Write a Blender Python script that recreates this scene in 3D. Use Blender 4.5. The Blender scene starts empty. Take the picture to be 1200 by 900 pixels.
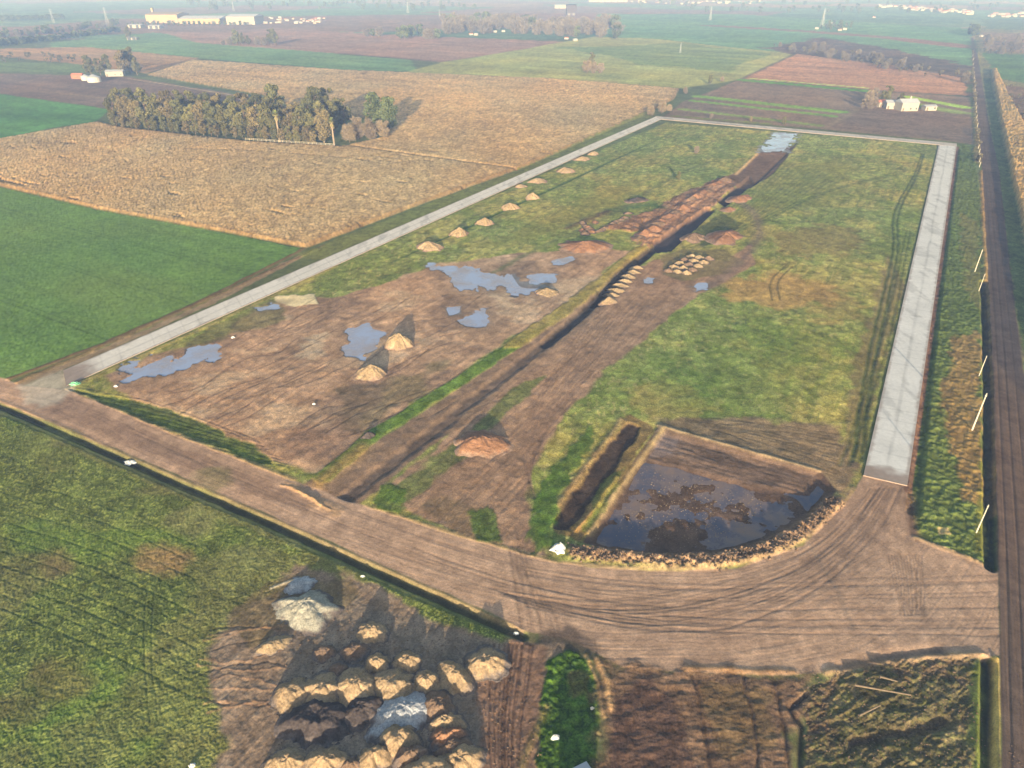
import bpy, math, random
import numpy as np
random.seed(7)
rs = np.random.RandomState(11)
SC = bpy.context.scene
COL = SC.collection
R = math.radians

# ------------------------------------------------------------------ survey
H = 78.0                      # camera height above the plain
F = 810.0                     # focal length in survey units
TH = R(30.4)
ST, CT = math.sin(TH), math.cos(TH)
def G(px, py, z=0.0):
    v = (py-450.0)/F
    t = (H-z)/(ST+v*CT)
    return np.array([(px-600.0)/F*t, t*(CT-v*ST)])
def GP(pts): return np.array([G(*p) for p in pts])
def scale_at(py):             # metres per survey unit, across the view
    return H/(ST+(py-450.0)/F*CT)/F
A = G(400, 580)-G(1150-750*0+0, 580)*0
_a = G(910, 165)-G(400, 580); AX = _a/np.linalg.norm(_a)      # street direction
BX = np.array([AX[1], -AX[0]])                                 # across the streets

SUN_EL, SUN_AZ = 9.0, 2.5     # light travels towards +Y, a little to +X
K = 1.0
def lin(c, k=None):
    k = K if k is None else k
    c = np.array(c, float)/255.0
    l = np.where(c <= .04045, c/12.92, ((c+.055)/1.055)**2.4)
    return np.clip(l*k, 0, .9)

# ------------------------------------------------------------------ noise
def _h(ix, iy, seed):
    n = (ix.astype(np.int64)*374761393+iy.astype(np.int64)*668265263+seed*1442695041) & 0xffffffff
    n = ((n ^ (n >> 13))*1274126177) & 0xffffffff
    n = ((n ^ (n >> 15))*2246822519) & 0xffffffff
    return ((n ^ (n >> 16)) & 0xffffff).astype(np.float32)/float(0xffffff)
def vn(x, y, seed=0):
    fx, fy = np.floor(x), np.floor(y)
    tx, ty = (x-fx).astype(np.float32), (y-fy).astype(np.float32)
    tx = tx*tx*(3-2*tx); ty = ty*ty*(3-2*ty)
    a = _h(fx, fy, seed); b = _h(fx+1, fy, seed); c = _h(fx, fy+1, seed); d = _h(fx+1, fy+1, seed)
    return (a+(b-a)*tx)*(1-ty)+(c+(d-c)*tx)*ty
def fbm(x, y, seed=0, o=4, gain=.5):
    s, a, t = 0, 1.0, 0
    for i in range(o):
        s = s+a*vn(x*2**i+i*17.3, y*2**i+i*9.1, seed+i); t += a; a *= gain
    return s/t
def sst(x): x = np.clip(x, 0, 1); return x*x*(3-2*x)

# ------------------------------------------------------------------ terrain grid (denser towards the flown-over side)
us = list(np.arange(-.79, .7901, .00118))
st, u = .002, .79; ext = []
while u < 3.2: u += st; st *= 1.22; ext.append(u)
us = np.array([-e for e in reversed(ext)]+us+ext)
pys = np.arange(985, -14, -.93)
ys = [G(600, p)[1] for p in pys]
ys = np.array([-1500., -500., -150., -40., 0., 15., 27.]+ys+[9000., 14000., 25000.])
dep = np.maximum(ys, ys[7])*CT+H*ST
NX, NY = len(us), len(ys)
X = (us[None, :]*dep[:, None]).ravel(); Y = np.repeat(ys, NX)
N = NX*NY
PXM = np.maximum(.05, (np.maximum(Y, 40)*CT+H*ST)/F)   # metres per unit at vertex
Z = np.zeros(N); C = np.zeros((N, 3)); GR = np.full(N, .5); WET = np.zeros(N); RID = np.zeros(N, int)
REG = ['ground']; RKIND = ['structure']; RLAB = [None]
U_ = X*AX[0]+Y*AX[1]; V_ = X*BX[0]+Y*BX[1]              # along and across the streets
DIST = np.hypot(X, Y)

def bbox_idx(P, m):
    return np.nonzero((X > P[:, 0].min()-m) & (X < P[:, 0].max()+m) & (Y > P[:, 1].min()-m) & (Y < P[:, 1].max()+m))[0]
def sdist(P, idx):
    x, y = X[idx], Y[idx]; d2 = np.full(len(idx), 1e18); ins = np.zeros(len(idx), bool)
    for i in range(len(P)):
        a, b = P[i-1], P[i]; e = b-a; L = e@e+1e-12
        t = np.clip(((x-a[0])*e[0]+(y-a[1])*e[1])/L, 0, 1)
        d2 = np.minimum(d2, (x-a[0]-t*e[0])**2+(y-a[1]-t*e[1])**2)
        c = ((a[1] > y) != (b[1] > y)); ins ^= c & (x < (b[0]-a[0])*(y-a[1])/((b[1]-a[1])+1e-12)+a[0])
    d = np.sqrt(d2); return np.where(ins, d, -d)
def pdist(P, idx):                                     # distance to a polyline, run along it, side
    x, y = X[idx], Y[idx]; best = np.full(len(idx), 1e18); s = np.zeros(len(idx)); sg = np.zeros(len(idx)); run = 0
    for i in range(1, len(P)):
        a, b = P[i-1], P[i]; e = b-a; L = e@e+1e-12; l = math.sqrt(L)
        t = np.clip(((x-a[0])*e[0]+(y-a[1])*e[1])/L, 0, 1)
        d2 = (x-a[0]-t*e[0])**2+(y-a[1]-t*e[1])**2; k = d2 < best
        best[k] = d2[k]; s[k] = run+t[k]*l
        sg[k] = np.sign(e[0]*(y[k]-a[1])-e[1]*(x[k]-a[0])); run += l
    return np.sqrt(best), s, sg
def smooth(pts, n=3):
    P = np.array(pts, float)
    for _ in range(n):
        Q = [P[0]]
        for i in range(len(P)-1):
            Q += [P[i]*.75+P[i+1]*.25, P[i]*.25+P[i+1]*.75]
        Q.append(P[-1]); P = np.array(Q)
    return P
SEED = [100]
def paint(pts, col, soft=1.0, namp=1.0, nsc=5.0, op=1.0, var=.15, grain=None, wet=None, world=False, along=1.0, dz=None, absz=None):
    P = np.array(pts) if world else GP(pts)
    SEED[0] += 7; sd = SEED[0]
    idx = bbox_idx(P, soft+namp*2+1)
    if len(idx) == 0: return idx, None
    d = sdist(P, idx)
    n = fbm(U_[idx]/nsc/along, V_[idx]/nsc, sd, 4)
    m = sst((d+(n-.5)*2*namp)/max(soft, .01)+.5)*op
    k = m > .002; idx, m, d = idx[k], m[k], d[k]
    n2 = fbm(U_[idx]/nsc*1.7/along, V_[idx]/nsc*1.7, sd+3, 5)
    c = lin(col)[None, :]*(1+var*(n2[:, None]-.5)*2)
    C[idx] = C[idx]*(1-m[:, None])+c*m[:, None]
    if grain is not None: GR[idx] = GR[idx]*(1-m)+grain*m
    if wet is not None: WET[idx] = WET[idx]*(1-m)+wet*m
    if dz is not None: Z[idx] += dz*m
    if absz is not None: Z[idx] = Z[idx]*(1-m)+absz*m
    return idx, m
def region(pts, name, kind='structure', label=None, world=False, cat=None):
    P = np.array(pts) if world else GP(pts)
    if name not in REG: REG.append(name); RKIND.append(kind); RLAB.append((label, cat))
    idx = bbox_idx(P, 0); idx = idx[sdist(P, idx) > 0]
    RID[idx] = REG.index(name)
def line(pts, w, col=None, op=1.0, dz=0.0, soft=None, namp=.0, sm=2, wet=None, shape='g', world=False, var=.1, nsc=3., grain=None):
    P = np.array(pts) if world else GP(pts)
    if sm: P = smooth(P, sm)
    SEED[0] += 5; sd = SEED[0]
    idx = bbox_idx(P, w*3+namp)
    if len(idx) == 0: return
    d, s, sg = pdist(P, idx)
    if namp: d = np.abs(d*sg+(fbm(U_[idx]/nsc, V_[idx]/nsc, sd, 3)-.5)*2*namp)
    if shape == 'g': m = np.exp(-(d/w)**2)
    else: m = sst((w-d)/(soft or w*.4)+.5)
    k = m > .004; idx, m = idx[k], m[k]
    if col is not None:
        c = lin(col)[None, :]*(1+var*(fbm(X[idx]/nsc, Y[idx]/nsc, sd+2, 4)[:, None]-.5)*2)
        mm = (m*op)[:, None]; C[idx] = C[idx]*(1-mm)+c*mm
    if wet is not None: WET[idx] = WET[idx]*(1-m)+wet*m
    if grain is not None: GR[idx] = GR[idx]*(1-m)+grain*m
    Z[idx] += dz*m

# ------------------------------------------------------------------ base: far plain of mixed fields and rough grass
big = fbm(X/420, Y/260, 5, 3); med = fbm(X/60, Y/60, 9, 4); fin = fbm(X/3, Y/3, 13, 4)
C[:] = lin((96, 104, 66))*(.8+.4*med[:, None])
cells = _h(np.floor(U_/330+.35*np.floor(V_/420)), np.floor(V_/420), 77)
far = Y > 1150
pal = [(140, 116, 102), (106, 132, 96), (132, 112, 100), (112, 132, 100), (156, 132, 112), (96, 120, 90)]
for i, c in enumerate(pal):
    k = far & (np.floor(cells*6) == i); C[k] = lin(c)*(.9+.2*fin[k, None])

TAN = (192, 159, 116); MUD = (172, 140, 116); MUDL = (160, 132, 113); MUDD = (98, 82, 74)
GRASS = (126, 134, 74); GRB = (94, 118, 48); DRY = (158, 136, 84)

# ---- upper left and far fields
paint([(-300, 20), (0, 33), (140, 22), (400, 18), (800, 14), (800, 22), (440, 38), (330, 36), (180, 40), (0, 42), (-300, 45)], (140, 104, 88), 12, 12, 60, op=.85, var=.1)
paint([(-200, 84), (0, 84), (100, 85), (95, 74), (0, 73), (-200, 72)], (104, 122, 74), 4, 4, 15)
paint([(60, 50), (180, 38), (260, 50), (400, 62), (480, 70), (492, 84), (400, 82), (232, 68), (60, 56)], (108, 136, 88), 4, 4, 30, var=.12)
region([(60, 50), (180, 38), (260, 50), (400, 62), (480, 70), (492, 84), (400, 82), (232, 68), (60, 56)], 'pasture')
paint([(190, 38), (330, 33), (440, 40), (665, 49), (520, 73), (400, 63), (230, 50)], (156, 122, 106), 5, 4, 40, var=.14, along=4)
region([(190, 38), (330, 33), (440, 40), (665, 49), (520, 73), (400, 63), (230, 50)], 'ploughed_field')
line([(400, 63), (520, 73), (590, 63), (665, 50)], 6, (100, 84, 72), .8, sm=0)
paint([(520, 73), (665, 49), (700, 42), (760, 45), (932, 63), (870, 92), (800, 103), (640, 92), (470, 86)], (158, 158, 94), 8, 8, 45, var=.25, along=3)
paint([(660, 56), (800, 50), (900, 64), (850, 84), (760, 76)], (112, 132, 74), 12, 25, 30, op=.7, along=4)
paint([(700, 16), (860, 16), (1140, 34), (1140, 78), (1000, 62), (932, 63), (760, 45), (690, 42)], (104, 138, 92), 10, 10, 90, var=.1)
region([(700, 16), (860, 16), (1140, 34), (1140, 78), (1000, 62), (932, 63), (760, 45), (690, 42)], 'meadow')
line([(835, 30), (950, 37), (1040, 44), (1135, 55)], 22, (140, 98, 86), .9, sm=0, namp=6, nsc=40, shape='b')
paint([(893, 57), (962, 44), (1050, 58), (1138, 78), (1138, 112), (1120, 96), (1000, 76), (933, 64)], (106, 86, 68), 10, 16, 16, var=.5, grain=1)
paint([(933, 63), (1040, 76), (1130, 92), (1134, 112), (1060, 108), (870, 92)], (182, 134, 102), 3, 3, 20, var=.1, grain=.7)
region([(933, 63), (1040, 76), (1130, 92), (1134, 112), (1060, 108), (870, 92)], 'stubble_field')
line([(932, 63), (870, 92), (800, 122), (778, 138)], 2.2, (98, 86, 62), .8, sm=0, namp=1.5)
paint([(870, 92), (1060, 108), (1136, 114), (1142, 170), (1118, 166), (900, 146), (778, 138), (800, 120)], (132, 110, 92), 3, 2, 10, var=.16, along=6)
region([(870, 92), (1060, 108), (1136, 114), (1142, 170), (1118, 166), (900, 146), (778, 138), (800, 120)], 'allotment_field')
for a, b, w, c in [((872, 94), (1020, 107), 7, (110, 158, 48)), ((880, 92), (1015, 103), 2.5, (200, 214, 110)), ((820, 113), (985, 131), 6, (132, 168, 60)),
                   ((812, 118), (975, 136), 4, (124, 160, 62)), ((800, 128), (960, 147), 4, (130, 144, 70)), ((1062, 113), (1132, 126), 5, (168, 200, 80)),
                   ((1060, 120), (1135, 134), 7, (136, 148, 76)), ((790, 136), (900, 145), 2.5, (120, 126, 62))]:
    line([a, b], w, c, .95, sm=0, shape='b', namp=.8, nsc=5)
paint([(1004, 129), (1138, 134), (1140, 165), (1105, 163), (965, 149)], (128, 106, 92), 2, 2, 5, var=.2)
line([(1006, 128), (968, 149)], 2.0, (142, 122, 100), .9, sm=0)
paint([(0, 57), (100, 55), (232, 68), (172, 86), (100, 76), (0, 66)], (172, 134, 94), 4, 4, 20, var=.12)
paint([(-400, 85), (0, 86), (150, 90), (310, 116), (345, 128), (200, 137), (128, 128), (0, 110), (-400, 92)], (122, 100, 88), 3, 4, 12, var=.22, along=3)
region([(-400, 85), (0, 86), (150, 90), (310, 116), (345, 128), (200, 137), (128, 128), (0, 110), (-400, 92)], 'ploughed_field')
line([(150, 92), (210, 101), (275, 112)], 1.4, (180, 156, 128), .9, sm=0)
line([(-100, 98), (60, 108), (180, 122)], 3, (140, 118, 92), .5, sm=0)
paint([(-400, 100), (0, 110), (128, 128), (112, 143), (60, 150), (0, 163), (-400, 200)], (84, 128, 66), 2, 2, 20, var=.12, grain=.35)
region([(-400, 100), (0, 110), (128, 128), (112, 143), (60, 150), (0, 163), (-400, 200)], 'pasture')

# ---- maize stubble
maize = [(225, 70), (400, 82), (470, 85), (640, 92), (796, 104), (790, 116), (757, 134), (612, 197), (490, 241), (358, 291), (280, 276), (120, 247), (0, 219), (-420, 150), (-420, 120),
         (0, 163), (115, 143), (145, 150), (290, 166), (400, 172), (455, 160), (440, 140), (345, 126), (310, 112), (172, 88)]
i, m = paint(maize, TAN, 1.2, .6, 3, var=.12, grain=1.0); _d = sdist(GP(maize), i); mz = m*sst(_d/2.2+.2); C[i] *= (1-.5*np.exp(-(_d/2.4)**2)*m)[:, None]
mzz = mz; rows = fbm(U_[i]/7, V_[i]/.8, 31, 2); sp = vn(X[i]/.55, Y[i]/.9, 32); sp2 = vn(X[i]/1.1, Y[i]/2.2, 33)
Z[i] += mz*(.8+.22*sp+.05*sp2)+.1*m*sp
C[i] *= (1-m+m*(.60+.50*sp+.30*sp2))[:, None]
# thin dark gaps in the crop
gap = sst((fbm(U_[i]/3.5+50, V_[i]/14, 35, 3)-.76)/.04)*m
C[i] *= (1-.35*gap)[:, None]; Z[i] -= gap*.5
line([(398, 170), (480, 182), (560, 193), (605, 199)], .8, (110, 84, 60), .75, -1.0, sm=0, namp=.3)
line([(200, 175), (300, 178), (400, 186), (470, 192)], .5, (120, 92, 66), .5, -.6, sm=0, namp=.5)
region(maize, 'maize_field', 'stuff', 'dry tan maize standing in the large field left of the concrete road', cat='crop')
paint([(400, 90), (640, 96), (700, 96), (560, 130), (420, 120)], (196, 158, 112), 25, 30, 50, op=.4, var=.05)

# ---- green cereal field
green = [(-420, 150), (0, 219), (120, 247), (280, 276), (356, 292), (240, 349), (120, 402), (0, 446), (-420, 610)]
i, m = paint(green, (98, 130, 62), .8, .6, 3, var=.12, grain=.3)
rr = .5*fbm(U_[i]/1.3, V_[i]/30, 41, 2)+.5*fbm(U_[i]/4, V_[i]/60, 45, 2); pp = fbm(X[i]/28, Y[i]/28, 42, 4); sp = vn(X[i]/.5, Y[i]/.6, 43)
C[i] *= (1-m+m*(.70+.42*rr+.34*(pp-.5)+.16*sp))[:, None]
q = sst((fbm(U_[i]/25, V_[i]/60, 44, 3)-.45)/.3)*m*.45
C[i] = C[i]*(1-q[:, None])+lin((112, 130, 66))*q[:, None]
Z[i] += m*.12*sp
region(green, 'cereal_field', 'stuff', 'short even green cereal crop in the field left of the concrete road', cat='crop')
line([(356, 292), (240, 351), (120, 404), (0, 449), (-60, 471)], .8, (112, 86, 62), .9, .25, sm=0, namp=.5)
line([(-420, 150), (0, 219), (120, 247), (280, 276), (356, 291)], .5, (80, 76, 50), .8, 0, sm=0)
# verge left of the concrete road
line([(357, 298), (240, 358), (120, 411), (20, 452)], 1.3, (146, 124, 102), .85, .0, sm=0, shape='b', namp=.9, var=.3)
line([(380, 288), (240, 353), (120, 406), (20, 448)], .7, (124, 100, 72), .8, .2, sm=0, namp=.7, grain=1)
line([(770, 130), (612, 203), (490, 249), (370, 298)], 4.5, (112, 116, 62), .9, 0, sm=0, shape='b', namp=1.5, grain=.9)

# ---- the enclosed building land
plot = [(780, 144), (1098, 169), (1008, 560), (985, 590), (940, 636), (860, 664), (760, 668), (650, 656), (560, 632), (430, 593), (320, 553), (200, 507), (78, 455), (200, 399), (400, 309), (620, 211)]
i, m = paint(plot, GRASS, .8, .4, 6, var=.25, grain=1.0)
pt = fbm(X[i]/22, Y[i]/22, 51, 4); dr = sst((pt-.42)/.2)*.8*m; st_ = fbm(U_[i]/12, V_[i]/1.3, 52, 4); dd = sst((st_-.5)/.14)*m*.6
cc = lin((168, 154, 88)); C[i] = C[i]*(1-dr[:, None])+cc*dr[:, None]
C[i] = C[i]*(1-dd[:, None])+lin((116, 124, 62))*dd[:, None]
cl = fbm(X[i]/1.6, Y[i]/1.6, 53, 4); C[i] *= (1-m+m*(.42+1.16*cl))[:, None]
sk = sst((vn(X[i]/.6, Y[i]/1.0, 58)-.72)/.1)*m*.5; C[i] = C[i]*(1-sk[:, None])+lin((176, 164, 110))*sk[:, None]
Z[i] += m*(.22*(cl-.3)).clip(0, .2)
gb = sst((fbm(X[i]/9, Y[i]/9, 54, 3)-.55)/.12)*m*.35
C[i] = C[i]*(1-gb[:, None])+lin(GRB)*gb[:, None]
# dry patches on the right side grass
for p, c, o in [([(845, 330), (910, 322), (985, 335), (990, 352), (920, 362), (850, 350)], (170, 138, 86), .85),
                ([(900, 275), (960, 262), (1015, 270), (1000, 300), (920, 300)], (140, 118, 74), .6),
                ([(900, 190), (1000, 190), (980, 240), (880, 250)], (128, 126, 66), .6),
                ([(940, 345), (1000, 335), (1010, 372), (960, 380)], (150, 126, 80), .5),
                ([(730, 455), (800, 450), (840, 480), (760, 492)], (162, 140, 84), .5),
                ([(560, 290), (700, 225), (760, 205), (740, 235), (620, 285)], (126, 122, 64), .6)]:
    paint(p, c, 5, 6, 4, op=o, grain=1, var=.3)
paint([(740, 440), (900, 370), (1000, 400), (980, 480), (800, 480)], GRB, 12, 12, 7, op=.35, var=.3)
# damp brown ground north of the pond and by the east street
paint([(768, 490), (860, 490), (985, 500), (1010, 545), (985, 580), (900, 545), (780, 505)], (130, 110, 88), 2, 2.5, 4, op=.95, var=.3, grain=.8)
paint([(985, 520), (1000, 440), (1022, 360), (1040, 300), (1062, 330), (1030, 440), (1008, 545)], (122, 104, 78), 1.5, 2, 4, op=.65, var=.3, grain=.8)
for k in range(16):
    t = k/15.
    line([(800+t*40, 490+t*14), (880+t*20, 492+t*36), (985-t*8, 510+t*48)], .22, (96, 82, 66), .4, -.04, namp=.9, nsc=6)
# tyre tracks through the grass
for off in (0, 9):
    line([(1000+off, 540), (1012+off, 440), (1036+off*.8, 340), (1048+off*.6, 290), (1044+off*.6, 250), (1072+off*.4, 205), (1080+off*.3, 180)], .55, (58, 74, 34), .75, -.12, namp=.3)
    line([(985+off, 545), (1010+off, 470), (1038+off, 380), (1062+off*.5, 270)], .45, (66, 78, 38), .5, -.08, namp=.3)
    line([(800+off, 290), (880+off, 262), (960+off*.5, 225), (1040, 205+off*.2)], .5, (78, 92, 46), .6, -.06, namp=.3)
    line([(905+off, 352), (900+off, 330), (920+off, 312)], .35, (84, 76, 44), .7, -.06)
for k in range(16):
    x0 = 900+k*9; line([(x0-k*3, 185+k*1.5), (x0-90-k*6, 285)], .4, (74, 92, 44), .4, -.05, namp=.5, sm=0)
for k in range(20):
    x0 = 770-k*11; y0 = 150+k*5.0; line([(x0+30, y0), (x0-110, y0+66)], .45, (72, 92, 42), .35, -.05, namp=.6, sm=0)

# ---- worked mud, left half
mud1 = [(118, 440), (200, 410), (262, 392), (300, 366), (345, 350), (400, 346), (450, 334), (505, 308), (545, 306), (600, 298), (660, 292), (712, 292), (740, 296), (700, 330), (640, 378), (560, 418), (440, 500), (378, 556), (300, 528), (180, 482)]
i, m = paint(mud1, MUD, 1.5, 3.0, 9, var=.3, grain=.7)
al = fbm(U_[i]/9+3*fbm(X[i]/30, Y[i]/30, 60, 2), V_[i]/.9+4*fbm(X[i]/25, Y[i]/25, 64, 2), 61, 4); pt = fbm(X[i]/16, Y[i]/12, 62, 4)
C[i] *= (1-m+m*(.72+.5*al))[:, None]
q = sst((pt-.55)/.12)*m*.7; C[i] = C[i]*(1-q[:, None])+lin((196, 168, 142))*q[:, None]
q = sst((.42-pt)/.1)*m*.5; C[i] = C[i]*(1-q[:, None])+lin((112, 92, 80))*q[:, None]
Z[i] += m*(.16*(al-.5)); Z[i] *= 1
paint([(250, 380), (330, 352), (330, 375), (210, 415), (150, 440)], (112, 108, 70), 2, 4, 6, op=.8, var=.3, grain=.9)
paint([(400, 460), (520, 425), (500, 455), (420, 505), (390, 500)], (112, 102, 76), 3, 4, 6, op=.7, var=.2)
paint([(330, 500), (430, 440), (470, 430), (400, 540), (340, 530)], (108, 88, 80), 4, 5, 8, op=.5, var=.25)
paint([(355, 395), (385, 388), (380, 415), (345, 425)], (186, 166, 144), 1.5, 3, 4, op=.6)
paint([(322, 347), (370, 345), (372, 356), (345, 360), (320, 352)], (214, 198, 164), .5, .8, 2, var=.1, grain=.3, dz=.12)
for k in range(9): line([(80+k*3, 452+k*6), (180+k*6, 470+k*7), (300+k*5, 515+k*4)], .2, (84, 70, 62), .45, -.07, namp=.4)
for k in range(46):
    x0 = rs.uniform(180, 520); y0 = rs.uniform(330, 520)
    if y0 < 470-.45*(x0-180)+0: y0 += 40
    l = rs.uniform(40, 110); c = rs.uniform(-14, 14)
    line([(x0, y0), (x0+l*.5, y0-l*.22+c), (x0+l, y0-l*.45)], .22, (84, 68, 60), .5, -.06, namp=.2)
# inner verge along the lower dirt road
paint([(84, 456), (200, 478), (290, 520), (330, 550), (200, 504)], (74, 92, 38), .8, 1.2, 3, op=.9, var=.35, grain=1, dz=-.25)
line([(78, 458), (200, 508), (320, 554), (345, 562)], .7, (160, 134, 106), .7, .12, sm=0, namp=.15)
line([(428, 594), (560, 634), (650, 660)], .55, (160, 134, 106), .7, .12, sm=0, namp=.15)
line([(395, 312), (200, 402), (80, 455)], .6, (150, 136, 90), .8, .15, sm=0, namp=.3)

# ---- central street cutting
mud2 = [(735, 318), (780, 300), (850, 305), (880, 285), (885, 310), (820, 345), (760, 392), (700, 445), (652, 500), (622, 560), (618, 610), (640, 652), (560, 628), (440, 592), (470, 560), (560, 480), (640, 400)]
i, m = paint(mud2, (150, 122, 102), 1.2, 1.6, 6, var=.25, grain=.6)
al = fbm(U_[i]/14, V_[i]/.6, 71, 4); C[i] *= (1-m+m*(.72+.5*al))[:, None]; Z[i] += m*.12*(al-.5)
paint([(340, 575), (440, 520), (640, 385), (735, 305), (760, 300), (700, 370), (600, 450), (420, 592), (380, 584)], (136, 112, 94), 1, 1, 6, var=.25, grain=.6)
line([(380, 560), (440, 508), (530, 452), (610, 400)], 1.8, GRB, .95, .15, shape='b', sm=0, namp=.5, grain=1, var=.3)
line([(600, 405), (660, 365), (720, 318), (752, 292)], 2.2, (150, 134, 74), .85, .2, shape='b', sm=0, namp=.9, grain=1, var=.35)
line([(375, 566), (425, 525)], 1.8, (150, 122, 76), .8, .2, sm=0, namp=.6)
tr = [(372, 612), (400, 588), (470, 535), (560, 464), (640, 403), (700, 351), (735, 312), (768, 289)]
line(tr, 1.5, (92, 78, 70), .8, -.38, sm=1, shape='b', soft=1.6, namp=.7, wet=.1, var=.4)
line(tr[4:], 1.6, (64, 56, 54), .8, -.6, sm=1, shape='b', soft=1.3, namp=.5, wet=.1, var=.3)
line([(700, 356), (735, 318), (765, 293)], 1.5, (52, 46, 48), .7, -.7, sm=1, shape='b', soft=1.2, namp=.25)
paint([(470, 565), (540, 510), (610, 450), (640, 440), (560, 520), (480, 590), (440, 590)], (92, 108, 52), 1.2, 1.6, 4, op=.75, var=.3, grain=1)
for k in range(12): line([(760-k*7, 350+k*3), (690-k*6, 440+k*3), (640-k*3, 500+k*3), (602+k*3, 600), (612+k*3, 650)], .22, (116, 94, 82), .3, -.03, namp=.3)
# wide excavation with orange spoil
i, m = paint([(702, 270), (735, 257), (765, 247), (800, 226), (850, 206), (868, 212), (838, 240), (772, 286), (748, 290), (752, 273), (728, 270)], (160, 124, 100), 1.2, 2.4, 4, var=.3, grain=.9, dz=.25)
Z[i] += m*1.3*(fbm(X[i]/3, Y[i]/3, 75, 4)-.5); C[i] *= (1-m+m*(.25+1.25*fbm(U_[i]/4, V_[i]/1.0, 76, 5)))[:, None]; q = sst((fbm(U_[i]/8, V_[i]/3, 78, 4)-.48)/.1)*m*.75; C[i] = C[i]*(1-q[:, None])+lin((122, 96, 80))*q[:, None]; Z[i] += m*.8*(fbm(X[i]/1.1, Y[i]/1.1, 79, 4)-.5)
for k in range(7): line([(748+k*2.5, 286-k*4), (800+k*2, 252-k*4), (850, 216-k*1.5)], .8, (188, 146, 114) if k % 2 else (136, 98, 80), .6, .25 if k % 2 else -.1, sm=1, namp=1.3, nsc=4)
paint([(766, 284), (800, 262), (828, 244), (838, 246), (806, 276), (786, 294), (770, 296)], (64, 56, 60), .8, .3, 3, var=.15, grain=.4, absz=-1.5, wet=.2)
paint([(840, 236), (866, 216), (878, 206), (884, 214), (850, 242)], (66, 56, 52), .8, .3, 3, var=.2, absz=-.9)
paint([(842, 210), (868, 200), (895, 172), (932, 172), (905, 204), (880, 220), (862, 218)], (112, 88, 72), .6, .6, 5, var=.15, grain=.5, dz=-.35)
line([(890, 178), (862, 204)], .7, (190, 158, 118), .9, .3, sm=0)
line([(934, 168), (884, 216)], .8, (56, 50, 44), .9, -.4, sm=0)
paint([(815, 268), (846, 250), (872, 262), (860, 270), (835, 285), (822, 290)], (70, 78, 46), 1, 1, 3, op=.8, var=.3, dz=-.15)
paint([(775, 300), (800, 292), (850, 293), (872, 306), (850, 322), (800, 330), (775, 322)], (118, 108, 76), 1.5, 1.5, 4, op=.85, var=.25)
line([(862, 232), (886, 250), (892, 275), (870, 305), (835, 335)], 2.0, (116, 100, 90), .7, -.05, namp=.8)
line([(720, 246), (760, 240), (775, 244)], 3, (50, 86, 56), .7, 0, sm=1, namp=1.5)
line([(560, 330), (640, 285), (700, 262), (790, 205), (830, 190)], 1.2, (96, 104, 66), .7, -.05, namp=.8)
line([(665, 268), (690, 258), (712, 248)], 1.8, (84, 66, 56), .8, .3, namp=1.2)

# ---- pond and its banks
pond = [(772, 500), (962, 552), (980, 575), (962, 602), (915, 630), (850, 650), (770, 655), (705, 645), (682, 636), (715, 578), (745, 535)]
P = GP(pond); i = bbox_idx(P, 5); d = sdist(P, i)
y_in = sst(d/2.2); yw = sst((d-1.0)/4)
C0 = lin((92, 74, 64))*(.75+.5*fbm(X[i]/2, Y[i]/2, 81, 4)[:, None])
m = sst(d/.6+.5); C[i] = C[i]*(1-m[:, None])+C0*m[:, None]; GR[i] = GR[i]*(1-m)+.6*m
Z[i] = Z[i]*(1-m)-.68*y_in+m*(.12*(fbm(X[i]/1.1, Y[i]/1.1, 82, 4)-.5)+.34*(fbm(X[i]/5, Y[i]/5, 87, 4)-.52))
ramp = [(770, 498), (965, 552), (950, 578), (935, 576), (880, 570), (800, 548), (752, 538)]
P = GP(ramp); i = bbox_idx(P, 3); d = sdist(P, i); m = sst(d/2.0+.3)
Z[i] += m*(.30+.2*(fbm(U_[i]/.8, V_[i]/5, 83, 3)-.5)); C[i] = C[i]*(1-m[:, None])+lin((112, 92, 80))*(.7+.6*fbm(U_[i]/.7, V_[i]/6, 84, 4)[:, None])*m[:, None]
paint([(775, 505), (800, 512), (790, 532), (762, 534)], (128, 110, 106), 1, 1.2, 3, op=.8, wet=.3)
line([(772, 499), (870, 527), (960, 552)], .5, (178, 152, 118), .9, .15, sm=0, namp=.12)
line([(778, 501), (742, 548), (690, 625)], .6, (170, 146, 108), .85, .18, sm=0, namp=.45)
paint([(738, 487), (768, 500), (742, 538), (700, 600), (680, 632), (648, 622), (655, 590), (700, 530)], (124, 104, 66), .8, 1.2, 2.5, var=.35, grain=1)
paint([(735, 495), (752, 500), (722, 545), (690, 590), (668, 622), (650, 618), (668, 580), (705, 530)], (72, 58, 48), .7, .8, 2.5, var=.35, grain=1, dz=-.42)
line([(728, 492), (690, 545), (652, 592)], .7, (150, 126, 92), .75, .2, sm=0, namp=.5)
line([(722, 560), (700, 590), (676, 622)], .5, (188, 148, 98), .7, .4, sm=0, namp=.5)
paint([(705, 560), (735, 545), (700, 610), (684, 622)], (94, 108, 44), .7, 1, 2, op=.6, var=.3, grain=1)
paint([(640, 560), (690, 500), (700, 510), (655, 580), (645, 640), (625, 650), (622, 600)], (72, 100, 36), 1, 1.6, 2.5, op=.85, var=.4, grain=1, dz=.15)
rim = [(676, 648), (720, 652), (790, 658), (850, 656), (910, 640), (955, 612), (978, 588)]
P = smooth(GP(rim), 2); i = bbox_idx(P, 6); d, s, sg = pdist(P, i); m = np.exp(-(d/1.7)**4)
lump = fbm(X[i]/.8, Y[i]/.8, 85, 3); C[i] = C[i]*(1-m[:, None])+lin((148, 122, 100))*(.4+.9*lump[:, None])*m[:, None]; Z[i] += m*(.25+1.1*(lump-.35)).clip(0, 1)
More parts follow.
